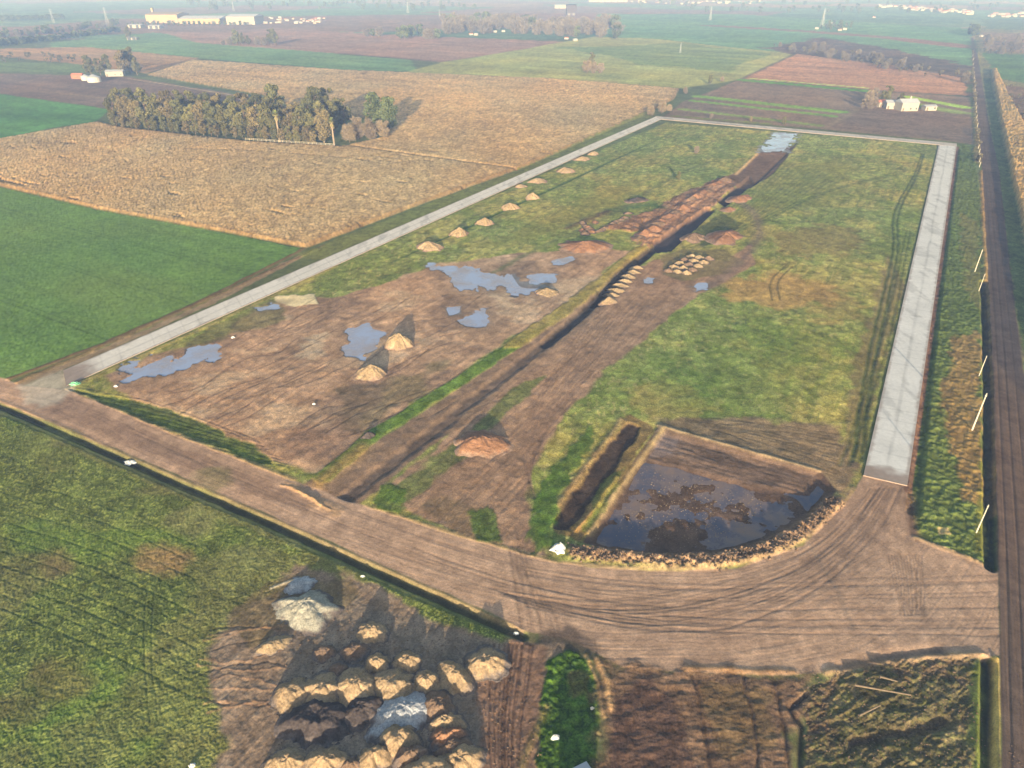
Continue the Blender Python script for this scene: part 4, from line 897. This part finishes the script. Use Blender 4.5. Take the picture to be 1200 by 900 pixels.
# transmission towers
M_STEEL = simple('galvanised_steel', (150, 156, 162), .5, .05, .2, .4)
def make_tower():
    o = empty('transmission_tower', (0, 0, 0)); mb = MB(); hh = 32.; b = 2.8; t = .6
    cs = [(-1, -1), (1, -1), (1, 1), (-1, 1)]
    def w(z): return b+(t-b)*min(1, z/24)
    for c in cs: mb.tube((c[0]*w(0), c[1]*w(0), 0), (c[0]*t, c[1]*t, 24), .22, .18, 4); mb.tube((c[0]*t, c[1]*t, 24), (c[0]*.1, c[1]*.1, hh), .16, .12, 4)
    z = 0
    while z < 28:
        z2 = z+max(1.5, w(z)*1.3)
        for k in range(4):
            a, c = cs[k], cs[(k+1) % 4]; mb.tube((a[0]*w(z), a[1]*w(z), z), (c[0]*w(z2), c[1]*w(z2), z2), .11, .11, 3); mb.tube((c[0]*w(z), c[1]*w(z), z), (a[0]*w(z2), a[1]*w(z2), z2), .11, .11, 3)
        z = z2
    mb.build('lattice', M_STEEL, o)
    for zz, l in ((22, 6), (26, 5), (30, 3.6)):
        q = MB(); q.tube((-l, 0, zz), (l, 0, zz), .15, .15, 4); q.tube((-l, 0, zz), (0, 0, zz+1.6), .1, .1, 3); q.tube((l, 0, zz), (0, 0, zz+1.6), .1, .1, 3); q.build('crossarm', M_STEEL, o)
    return o
tw = make_tower()
for k, (px, py, s, lb) in enumerate([(963, 31, .95, 'tall lattice tower beyond the far farmhouse in the right half'), (832, 24, .85, 'lattice tower at the edge of the pale far meadow'), (478, 15, .9, 'tower left of the bare orchard on the horizon side'),
                                     (515, 19, .45, 'short tower directly behind the bare orchard'), (274, 13, .8, 'tower behind the white warehouse'), (127, 31, 1.0, 'tower above the left hedgerow'), (63, 27, .8, 'leftmost tower, beyond the hedgerow'), (797, 62, .35, 'little tower in the rough pasture')]):
    o = tw if k == 0 else copy_tree(tw); x, y = G(px, py); o.location = (x, y, 0); o.scale = (s, s, s); o.rotation_euler.z = .5; tag(o, lb, 'tower', 'lattice towers on the plain')

# ------------------------------------------------------------------ trees
M_BARK = simple('bark', (112, 94, 78), .95, .3, 2, .05); M_BARKL = simple('pale_bark', (138, 124, 106), .9, .2, 2, .05)
M_LEAF = simple('leaves', (90, 100, 50), .8, .25, .5, .15, 0, .28, attr=True, trans=.2)
M_TWIG = simple('bare_twigs', (150, 120, 108), .95, .2, .6, .05, 0, .15, attr=True)
def lumps_of(r, hh, n):
    out = []
    for _ in range(n):
        t = r.uniform(0, 1); a = r.uniform(0, 6.28); z = hh*(.17+.77*t); rad = hh*.23*math.sin(math.pi*min(1, .2+.62*(1-t)))*r.uniform(.4, 1.05)
        out.append((rad*math.cos(a), rad*math.sin(a), z, hh*r.uniform(.09, .17)*(1.15-.5*t)))
    return out
def make_tree(name, seed, hh, base, hi, n_l, n_q, qs, crown='leaf', wide=1.0, bark=None, trunk_h=.4):
    r = np.random.RandomState(seed); o = empty(name, (0, 0, 0)); L = lumps_of(r, hh, n_l)
    L = [(a*wide, b*wide, z, s) for a, b, z, s in L]
    mb = MB(); mb.tube((0, 0, -.3), (.02*hh, 0, hh*trunk_h), .022*hh, .014*hh, 7); mb.tube((.02*hh, 0, hh*trunk_h), (0, .01*hh, hh*.8), .014*hh, .005*hh, 6)
    for a, b, z, s in L: mb.tube((.01*hh, 0, max(hh*.2, z-hh*.22)), (a, b, z), .007*hh, .002*hh, 4)
    mb.build('trunk', bark or M_BARK, o)
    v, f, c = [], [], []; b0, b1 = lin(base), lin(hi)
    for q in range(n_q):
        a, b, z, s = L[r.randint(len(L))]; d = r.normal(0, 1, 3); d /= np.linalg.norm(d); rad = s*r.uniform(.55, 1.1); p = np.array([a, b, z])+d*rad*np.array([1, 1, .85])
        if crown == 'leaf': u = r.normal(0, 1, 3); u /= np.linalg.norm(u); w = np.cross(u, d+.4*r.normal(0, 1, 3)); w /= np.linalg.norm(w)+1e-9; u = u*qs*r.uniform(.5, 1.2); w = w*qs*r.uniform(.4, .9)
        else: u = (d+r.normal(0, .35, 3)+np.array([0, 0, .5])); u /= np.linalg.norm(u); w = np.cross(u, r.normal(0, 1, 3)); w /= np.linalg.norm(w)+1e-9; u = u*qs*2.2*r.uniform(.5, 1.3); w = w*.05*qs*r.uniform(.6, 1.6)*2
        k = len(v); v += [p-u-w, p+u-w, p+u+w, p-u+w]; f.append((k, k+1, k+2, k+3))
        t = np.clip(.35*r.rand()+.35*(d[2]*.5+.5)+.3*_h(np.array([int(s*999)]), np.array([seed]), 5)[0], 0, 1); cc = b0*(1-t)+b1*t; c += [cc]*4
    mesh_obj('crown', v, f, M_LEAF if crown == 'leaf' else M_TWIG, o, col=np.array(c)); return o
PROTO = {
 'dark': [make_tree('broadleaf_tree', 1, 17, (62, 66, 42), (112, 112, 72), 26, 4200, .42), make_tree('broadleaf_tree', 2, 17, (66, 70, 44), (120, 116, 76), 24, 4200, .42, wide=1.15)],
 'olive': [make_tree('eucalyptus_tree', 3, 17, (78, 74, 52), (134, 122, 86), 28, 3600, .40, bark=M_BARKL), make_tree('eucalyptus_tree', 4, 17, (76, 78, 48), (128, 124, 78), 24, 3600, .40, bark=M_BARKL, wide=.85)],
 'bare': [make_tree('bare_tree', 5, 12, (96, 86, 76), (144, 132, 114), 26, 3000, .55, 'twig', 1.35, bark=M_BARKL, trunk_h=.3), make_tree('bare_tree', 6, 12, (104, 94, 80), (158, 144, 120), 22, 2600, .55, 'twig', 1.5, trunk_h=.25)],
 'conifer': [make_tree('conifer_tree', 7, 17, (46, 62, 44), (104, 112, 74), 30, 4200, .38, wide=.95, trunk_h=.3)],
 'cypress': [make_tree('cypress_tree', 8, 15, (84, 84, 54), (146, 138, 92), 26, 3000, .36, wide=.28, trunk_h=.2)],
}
# lighter copies for the distance
FARP = {'dark': make_tree('broadleaf_tree', 21, 12, (50, 62, 44), (104, 112, 72), 14, 420, 1.0, wide=1.25), 'bare': make_tree('bare_tree', 22, 10, (88, 82, 74), (124, 116, 102), 14, 700, 1.1, 'twig', 1.6, bark=M_BARKL),
        'shrub': make_tree('shrub', 23, 5, (76, 74, 54), (122, 114, 86), 10, 300, .5, wide=1.9)}
def make_palm():
    o = empty('palm_tree', (0, 0, 0)); mb = MB(); mb.tube((0, 0, -.3), (.1, 0, 10.4), .42, .3, 9); mb.build('trunk', M_BARKL, o)
    v, f, c = [], [], []; r = np.random.RandomState(5)
    for k in range(70):
        a = r.uniform(0, 6.28); e = r.uniform(-1.3, 1.2); l = r.uniform(1.3, 1.9); prev = np.array([.1, 0, 10.4-(.9 if e < -.6 else 0)]); dr = np.array([math.cos(a)*math.cos(e), math.sin(a)*math.cos(e), math.sin(e)])
        side = np.array([-math.sin(a), math.cos(a), 0]); t = (e+1.3)/2.5; cc = lin((150, 136, 98))*(1-t)+lin((112, 122, 70))*t
        for s in range(3):
            nx = prev+dr*l/3; dr = dr+np.array([0, 0, -.28]); dr /= np.linalg.norm(dr); w0, w1 = [(.1, .42), (.42, .45), (.45, .05)][s]; kk = len(v)
            v += [prev-side*w0, prev+side*w0, nx+side*w1, nx-side*w1]; f.append((kk, kk+1, kk+2, kk+3)); c += [cc]*4; prev = nx
    mesh_obj('crown', v, f, M_LEAF, o, col=np.array(c)); return o
palm = make_palm()
USED = set()
def tree(kind, px, py, s, label, group=None, cat='tree', far_=False, rot=None, sx=1.0):
    src = palm if kind == 'palm' else (FARP[kind] if far_ else PROTO[kind][rs.randint(len(PROTO[kind]))])
    o = src if src.name not in USED and not USED.add(src.name) else copy_tree(src)
    x, y = G(px, py); o.location = (x, y, 0); o.scale = (s*sx, s*sx, s); o.rotation_euler.z = rs.uniform(0, 6.28) if rot is None else rot
    return tag(o, label, cat, group)
ORD = ['first', 'second', 'third', 'fourth', 'fifth', 'sixth', 'seventh', 'eighth', 'ninth', 'tenth', 'eleventh', 'twelfth', 'thirteenth', 'fourteenth', 'fifteenth', 'sixteenth', 'seventeenth', 'eighteenth', 'nineteenth', 'twentieth']
# front line of the belt
nf = 20
for k in range(nf):
    t = k/(nf-1.); px = 137+t*243; py = 147+t*20+rs.uniform(-.8, .8); s = rs.uniform(.9, 1.08)
    kd = 'olive' if k % 3 else 'dark'
    tree(kd, px, py, s, '%s tree from the left end in the front line of the tree belt' % ORD[k], 'front line of the tree belt')
for k in range(18):
    t = k/17.; px = 142+t*250; py = 138+t*17+rs.uniform(-1, 1); s = rs.uniform(.92, 1.15)
    tree('dark' if k % 2 else 'olive', px, py, s, '%s tree from the left end in the back line of the tree belt' % ORD[k], 'back line of the tree belt')
for px, py, s, kd, lb in [(325, 143, 1.3, 'dark', 'tall dark tree standing behind the left palm'), (372, 150, 1.35, 'dark', 'tall dark rounded tree left of the cypress'), (388, 146, 1.25, 'dark', 'dark tree behind the cypress'), (404, 150, 1.0, 'dark', 'shaded dark tree behind the right palm'),
                          (438, 152, 1.25, 'conifer', 'olive tree behind the tan bare bushes at the belt end'), (456, 153, 1.15, 'conifer', 'last green tree at the right end of the belt'), (312, 146, .8, 'bare', 'greyish bare tree between green trees of the belt'),
                          (349, 168, .55, 'olive', 'low olive tree right of the left palm'), (362, 170, .6, 'olive', 'low pale tree in front of the tall rounded tree'), (410, 167, .8, 'bare', 'tan bare bush beside the right palm'), (420, 163, .95, 'bare', 'big tan bare bush at the end of the belt'), (434, 164, .9, 'bare', 'tan bare bush in front of the olive tree'), (450, 162, .8, 'bare', 'last tan bare bush of the belt')]:
    tree(kd, px, py, s, lb)
tree('palm', 328, 166.5, 1.4, 'left of the two palms, at the front of the tree belt'); tree('palm', 392, 171.5, 1.25, 'right of the two palms, with a ragged pale crown')
tree('cypress', 381, 166, .95, 'narrow columnar cypress between the two palms')
# fence in front of the belt
a, b = G(288, 166), G(392, 173); fe = empty('fence', (0, 0, 0)); tag(fe, 'low white fence along the front of the tree belt', 'fence')
for z in (.5, 1.1): mb = MB(); mb.tube((a[0], a[1], z+.8), (b[0], b[1], z+.8), .07, .07, 4); mb.build('rail', M_POLE, fe)
for k in range(22): p = a+(b-a)*k/21; mb = MB(); mb.tube((p[0], p[1], 0), (p[0], p[1], 2.0), .08, .08, 5); mb.build('post', M_POLE, fe)
for k in range(26):
    t = k/25.; tree('olive' if k % 2 else 'dark', 136+t*232+rs.uniform(-2, 2), 149.5+t*21, rs.uniform(.38, .55), 'low bushy undergrowth tree at the foot of the tree belt', 'undergrowth of the tree belt')
# farmstead upper left
for px, py, s, kd, lb in [(107, 88, 1.0, 'dark', 'left dark tree behind the domed farm tanks'), (118, 88, .85, 'dark', 'middle dark tree behind the domed farm tanks'), (127, 87, 1.0, 'dark', 'right dark tree behind the domed farm tanks'),
                          (146, 88, 1.25, 'olive', 'tall yellowish tree right of the farm shed'), (154, 86, 1.35, 'olive', 'tallest tree of the upper left farmstead'), (161, 88, .9, 'dark', 'dark bushy tree at the right of the upper left farmstead')]:
    tree(kd, px, py, s, lb)
M_TANK = simple('white_tank', (176, 176, 172), .6, .08, .4, .2)
def dome(px, py, r, h, label):
    o = empty('grain_tank', (*G(px, py), 0)); tag(o, label, 'tank')
    mb = MB(); mb.tube((0, 0, -.1), (0, 0, h), r, r, 20); mb.build('wall', M_TANK, o); ro = MB(); ro.tube((0, 0, h+.01), (0, 0, h+r*.4), r*1.03, .4, 20); ro.build('roof', M_TIN, o)
dome(111, 96, 5.5, 4, 'larger white tank in front of the upper left farmstead'); dome(101, 94, 3.6, 3.4, 'smaller white tank left of the larger one')
x, y = G(136, 89); house(x, y, .2, 15, 8, 4, 1.5, M_WALL, M_TIN, 'long pale shed under the trees of the upper left farmstead')
x, y = G(92, 92); house(x, y, .1, 9, 6, 3, 1.5, M_TILE, M_TILE, 'small reddish outbuilding left of the tanks', 'outbuilding')
# cluster at 260-330, 35-55
for k, (px, s, kd) in enumerate([(262, .6, 'bare'), (270, 1.0, 'bare'), (278, 1.15, 'dark'), (284, .9, 'dark'), (292, .7, 'dark'), (302, 1.0, 'bare'), (310, .9, 'bare'), (318, 1.15, 'dark'), (323, 1.2, 'dark')]):
    tree(kd, px, 53, s, '%s tree from the left in the clump right of the long shadowed pasture' % ORD[k], 'clump in the pink field', far_=kd != 'dark' or False)
for k, (px, py, s, kd) in enumerate([(430, 43, .9, 'bare'), (437, 43, .8, 'dark'), (445, 43, 1.1, 'bare'), (468, 46, 1.1, 'dark'), (474, 46, 1.3, 'dark'), (482, 44, 1.2, 'dark'), (492, 42, 1.2, 'dark'), (500, 46, 1.1, 'bare'), (506, 46, 1.1, 'bare'), (512, 46, 1.0, 'dark')]):
    tree(kd, px, py, s*1.2, '%s tree from the left in the clumps left of the bare orchard' % ORD[k], 'clumps left of the orchard', far_=True)
# bare orchard
for k in range(120):
    px = rs.uniform(520, 726); lo = 40 if px < 610 else 40+(px-610)*.06; py = rs.uniform(28, min(lo, 47)); 
    tree('bare' if rs.rand() < .85 else 'dark', px, py, rs.uniform(1.3, 2.0), 'pinkish bare tree in the wide far orchard', 'bare trees of the far orchard', far_=True)
for px, py, s, kd, lb in [(687, 86, 1.2, 'bare', 'left bare bush of the isolated clump in the rough pasture'), (696, 86, 1.0, 'bare', 'right bare bush of the isolated clump in the rough pasture'), (693, 80, 1.1, 'dark', 'green tree behind the isolated bare clump'), (704, 86, .9, 'bare', 'smallest bare bush at the edge of the isolated clump')]:
    tree(kd, px, py, s*.8, lb)
for px, py, s, kd, lb in [(762, 136, .5, 'bare', 'bare bush left of the far road corner'), (775, 133, .6, 'bare', 'tallest bare bush at the far road corner'), (784, 131, .4, 'bare', 'small bare bush right of the far road corner'), (803, 110, .4, 'bare', 'bare bush on the field boundary'), (832, 99, .45, 'dark', 'dark shrub on the field boundary'), (846, 96, .35, 'bare', 'little bare shrub near the top of the field boundary'),
                          (816, 180, .3, 'bare', 'lone tan bush in the enclosed grass'), (795, 212, .25, 'dark', 'small dark shrub in the enclosed grass'), (918, 146, .28, 'olive', 'yellowish shrub just beyond the far road'), (833, 139, .26, 'bare', 'tan shrub just beyond the far road, left one'), (880, 143, .2, 'olive', 'tiny shrub just beyond the far road')]:
    tree(kd, px, py, s, lb, cat='shrub')
# hedgerows far left
for k in range(46):
    t = k/45.; px = -5+t*146; py = 56-t*18+rs.uniform(-.6, .6)
    tree('dark', px, py, rs.uniform(.55, .9), 'dark tree in the near hedgerow at the upper left', 'near hedgerow trees', far_=True)
for k in range(60):
    px = rs.uniform(0, 140); py = 45-px*.10+rs.uniform(-3.5, 1); tree('bare' if rs.rand() < .5 else 'dark', px, py, rs.uniform(.6, 1.0), 'greyish tree in the scrubby wood behind the near hedgerow', 'scrubby wood trees', far_=True)
for k in range(20):
    tree('shrub', rs.uniform(0, 90), rs.uniform(66, 74), rs.uniform(.8, 1.3), 'low scrub bush in the band left of the farmstead', 'scrub band bushes', 'shrub', far_=True)
for k in range(26):
    px = k*3.0+rs.uniform(0, 2); tree('dark', px, 25-px*.03, rs.uniform(.7, 1), 'tree in the thin dark line at the far upper left', 'thin far tree line', far_=True)
for k in range(24):
    px = 150+k*6; tree('dark', px, 30+.0*k+rs.uniform(-.5, .5), rs.uniform(.45, .7), 'low tree in the line before the long warehouse', 'trees before the warehouse', far_=True)
# scrub band right
for k in range(70):
    t = rs.rand(); px = 905+t*228; py = 55+t*38+rs.uniform(-8, 5)*min(1, .3+t); tree('shrub' if rs.rand() < .75 else 'bare', px, py, rs.uniform(.5, 1.1), 'scrubby bush in the rough band beyond the stubble field', 'rough band bushes', 'shrub', far_=True)
for k in range(44):
    py = 62+rs.rand()*128; tree('shrub', 1139.5+(py-62)*.07-rs.uniform(0, 3), py, rs.uniform(.3, .65), 'dry bush along the left edge of the far farm track', 'trackside bushes', 'shrub', far_=True)
for k in range(60):
    px = rs.uniform(1176, 1236); py = rs.uniform(98+(px-1176)*.5, 130+(px-1176)*1.0); tree('shrub', px, py, rs.uniform(.4, .8), 'brown bush in the thicket behind the dry reeds', 'thicket bushes', 'shrub', far_=True)
for k in range(12):
    tree('dark', 1140+rs.uniform(-5, 5), 40+rs.uniform(-3, 3), rs.uniform(.8, 1.2), 'dark tree over the far end of the farm track', 'trees at the track end', far_=True)
for k in range(40):
    tree('shrub' if k % 3 else 'bare', rs.uniform(1150, 1205), rs.uniform(44, 64), rs.uniform(.5, 1.), 'bush in the scrub right of the far track end', 'scrub at the track end', 'shrub', far_=True)
# farmhouses upper right
x, y = G(1061, 129); house(x, y, .1, 12, 9, 5.2, 2.2, M_WALL, M_TIN, 'tall white farmhouse with a chimney in the upper right', chimney=True)
x, y = G(1044, 127); house(x, y, -.1, 9, 7, 3.8, 1.8, M_WALL, M_TIN, 'lower whitish house left of the tall farmhouse')
x, y = G(1031, 125); house(x, y, .3, 6, 5, 3.2, 1.4, M_WALL, M_TILE, 'small house with a reddish roof among bushes')
x, y = G(1088, 129); house(x, y, .1, 8, 5, 2.6, 1.0, M_WALL, M_TIN, 'small white shed standing apart on the grass', 'shed', 2, cat='shed')
for px, py, s, kd, lb in [(1012, 127, .5, 'bare', 'bare bush at the left end of the upper right farmstead'), (1018, 128, .6, 'bare', 'tan bush left of the reddish house'), (1024, 126, .55, 'bare', 'bare bush touching the reddish house'), (1037, 122, .75, 'dark', 'dark tree behind the reddish house'), (1053, 124, .5, 'dark', 'dark tree between the two white houses'), (1018, 120, .7, 'bare', 'bare tree casting a shadow over the furrows'), (1025, 113, .5, 'bare', 'bare tree on the green strip behind the farmstead'), (1071, 125, .45, 'bare', 'brown bush right of the tall farmhouse')]:
    tree(kd, px, py, s, lb)
# warehouses
def hall(px0, px1, py, d, h, wm, rm, label, nm='warehouse'):
    a, b = G(px0, py), G(px1, py); o = empty(nm, ((a[0]+b[0])/2, a[1]+d/2, 0)); tag(o, label, 'warehouse'); w = b[0]-a[0]
    mb = MB(); mb.box(-w/2, w/2, -d/2, d/2, -.3, h); mb.build('wall', wm, o); rb = MB(); rb.gable(-w/2, w/2, -d/2, d/2, h+.01, h+d*.06, .5); rb.build('roof', rm, o)
    n = max(2, int(w/22))
    for k in range(n): db = MB(); xx = -w/2+(k+.5)*w/n; db.box(xx-2.5, xx+2.5, -d/2-.15, -d/2-.01, 0, 5); db.build('door', M_DARKGLASS, o)
hall(172, 209, 27, 60, 15, M_CREAM, M_CREAM, 'cream block at the left of the factory'); hall(209.5, 258, 28, 70, 9, M_CREAM, M_ROOFW, 'long low cream hall of the factory'); hall(266, 299, 29, 60, 14, M_WALL, M_ROOFW, 'bright white hall at the right of the factory')
hall(180, 182, 26, 6, 26, M_CREAM, M_CREAM, 'slim cream tower over the factory', 'tower')
hall(150, 165, 33, 20, 5, M_WALL, M_ROOFW, 'low white shed before the factory, left one'); hall(174, 187, 34, 20, 5, M_WALL, M_ROOFW, 'low white shed before the factory, right one'); hall(149, 160, 47, 8, 3, M_WALL, M_ROOFW, 'little white shed beside the pale tree'); tree('olive', 151, 46, 1.0, 'pale green tree by the little white shed')
hall(650, 671, 10, 40, 8, M_WALL, M_ROOFW, 'bright white hall beyond the orchard'); hall(690, 735, 2.5, 60, 10, M_WALL, M_ROOFW, 'long white hall near the horizon'); hall(664, 675, 18, 30, 22, M_DRK[0], M_DRK[0], 'dark square block beyond the orchard', 'tower_block')
# scattered small houses: one source, copies
def small(kind):
    o = empty('house', (0, 0, 0)); mb = MB(); mb.box(-6, 6, -4, 4, -.2, 4); mb.build('wall', M_WALL, o); rb = MB(); rb.gable(-6, 6, -4, 4, 4.01, 5.8, .4); rb.build('roof', [M_TIN, M_TILE, M_ROOFW][kind], o); return o
SM = [small(k) for k in range(3)]; su = set()
def sh(px, py, s, label, group):
    k = rs.randint(3); o = SM[k] if k not in su and not su.add(k) else copy_tree(SM[k]); x, y = G(px, py); o.location = (x, y, 0); o.scale = (s*.52, s*.52, s*.55); o.rotation_euler.z = rs.uniform(-.5, .5); tag(o, label, 'house', group)
for k in range(34): sh(302+rs.rand()*82, 21+rs.rand()*7, rs.uniform(.7, 1.3), 'small white house in the hamlet right of the factory', 'hamlet houses')
for k, (px, py) in enumerate([(514, 39), (532, 38), (552, 41), (558, 41.5), (580, 38), (590, 37.5), (674, 48), (664, 46), (600, 34)]): sh(px, py, .95, 'small house at the front edge of the bare orchard', 'orchard houses')
for k in range(70): t = rs.rand(); sh(1030+t*110, 7.5+t*9+rs.uniform(-2.5, 1.5), rs.uniform(1.0, 2.0), 'white house in the far town left of the track', 'far town houses')
for k in range(26): sh(1150+rs.rand()*60, 18+rs.uniform(-2, 3), rs.uniform(1, 1.7), 'white house in the far town right of the track', 'far town houses right')
for k in range(30): sh(740+rs.rand()*150, 2+rs.rand()*3, rs.uniform(1, 2), 'pale house on the horizon above the meadow', 'horizon houses')
for k, (px, py) in enumerate([(957, 34), (975, 28), (984, 36), (990, 35), (1024, 21)]): sh(px, py, 1.0, 'white farm building in the meadow beside the tall tower', 'meadow farm buildings')
sh(1170, 62, .9, 'white hut in the scrub right of the far track', 'huts'); sh(1150, 43, .8, 'hut beside the end of the farm track', 'hut at the track end')
for k in range(90): tree('dark', rs.uniform(220, 560), rs.uniform(3, 12), rs.uniform(.9, 1.5), 'tree in the hazy wood along the top of the view', 'hazy far wood', far_=True)
for k in range(60): tree('dark', rs.uniform(740, 1200), rs.uniform(3, 16), rs.uniform(.8, 1.4), 'tree scattered among the far town houses', 'far town trees', far_=True)
for k in range(16): tree('dark', rs.uniform(960, 1000), rs.uniform(28, 36), rs.uniform(.5, .9), 'tree around the meadow farm buildings', 'meadow farm trees', far_=True)
def drop(o):
    for c in list(o.children): drop(c)
    bpy.data.objects.remove(o)
for lst in PROTO.values():
    for o in lst:
        if o.get('label') is None: drop(o)

# ------------------------------------------------------------------ haze
HZ = (0.00044, (.34, .53, 1.0))
def haze():
    me = bpy.data.meshes.new('haze'); mb = MB(); mb.box(-7000, 7000, -700, 9500, -12, 170)
    o = mb.build('haze', None) if False else None
    mat = bpy.data.materials.new('thin_ground_haze'); n = nt(mat); out = node(n, 'ShaderNodeOutputMaterial'); v = node(n, 'ShaderNodeVolumeScatter')
    v.inputs['Color'].default_value = (*HZ[1], 1); v.inputs['Density'].default_value = HZ[0]; v.inputs['Anisotropy'].default_value = .0
    n.links.new(v.outputs[0], out.inputs['Volume']); o = mb.build('haze', mat); tag(o, kind='structure')
haze()

# ------------------------------------------------------------------ light, sky, camera
w = bpy.data.worlds.new('World'); SC.world = w; w.use_nodes = True; n = w.node_tree; n.nodes.clear()
out = node(n, 'ShaderNodeOutputWorld'); bg = node(n, 'ShaderNodeBackground'); sk = node(n, 'ShaderNodeTexSky', sky_type='NISHITA'); sk.sun_disc = False
sk.sun_elevation = R(SUN_EL); sk.sun_rotation = R(180+SUN_AZ); sk.air_density = 1.0; sk.dust_density = 1.5; sk.altitude = 80
bg.inputs[1].default_value = .30; n.links.new(sk.outputs[0], bg.inputs[0]); n.links.new(bg.outputs[0], out.inputs[0])
ld = bpy.data.lights.new('sun', 'SUN'); ld.energy = 12.3; ld.angle = R(.55); ld.color = (1, .91, .79); lo = bpy.data.objects.new('sun', ld); COL.objects.link(lo)
lo.rotation_euler = (R(90-SUN_EL), 0, R(-SUN_AZ))
cd = bpy.data.cameras.new('camera'); cd.lens = F/1200*36; cd.sensor_width = 36; cd.clip_start = .5; cd.clip_end = 60000
co = bpy.data.objects.new('camera', cd); COL.objects.link(co); co.location = (0, 0, H); co.rotation_euler = (R(90)-TH, 0, 0); SC.camera = co
SC.view_settings.view_transform = 'Standard'; SC.view_settings.look = 'None'; SC.view_settings.exposure = 0
SC.cycles.max_bounces = 6; SC.cycles.volume_bounces = 0; SC.cycles.transparent_max_bounces = 8
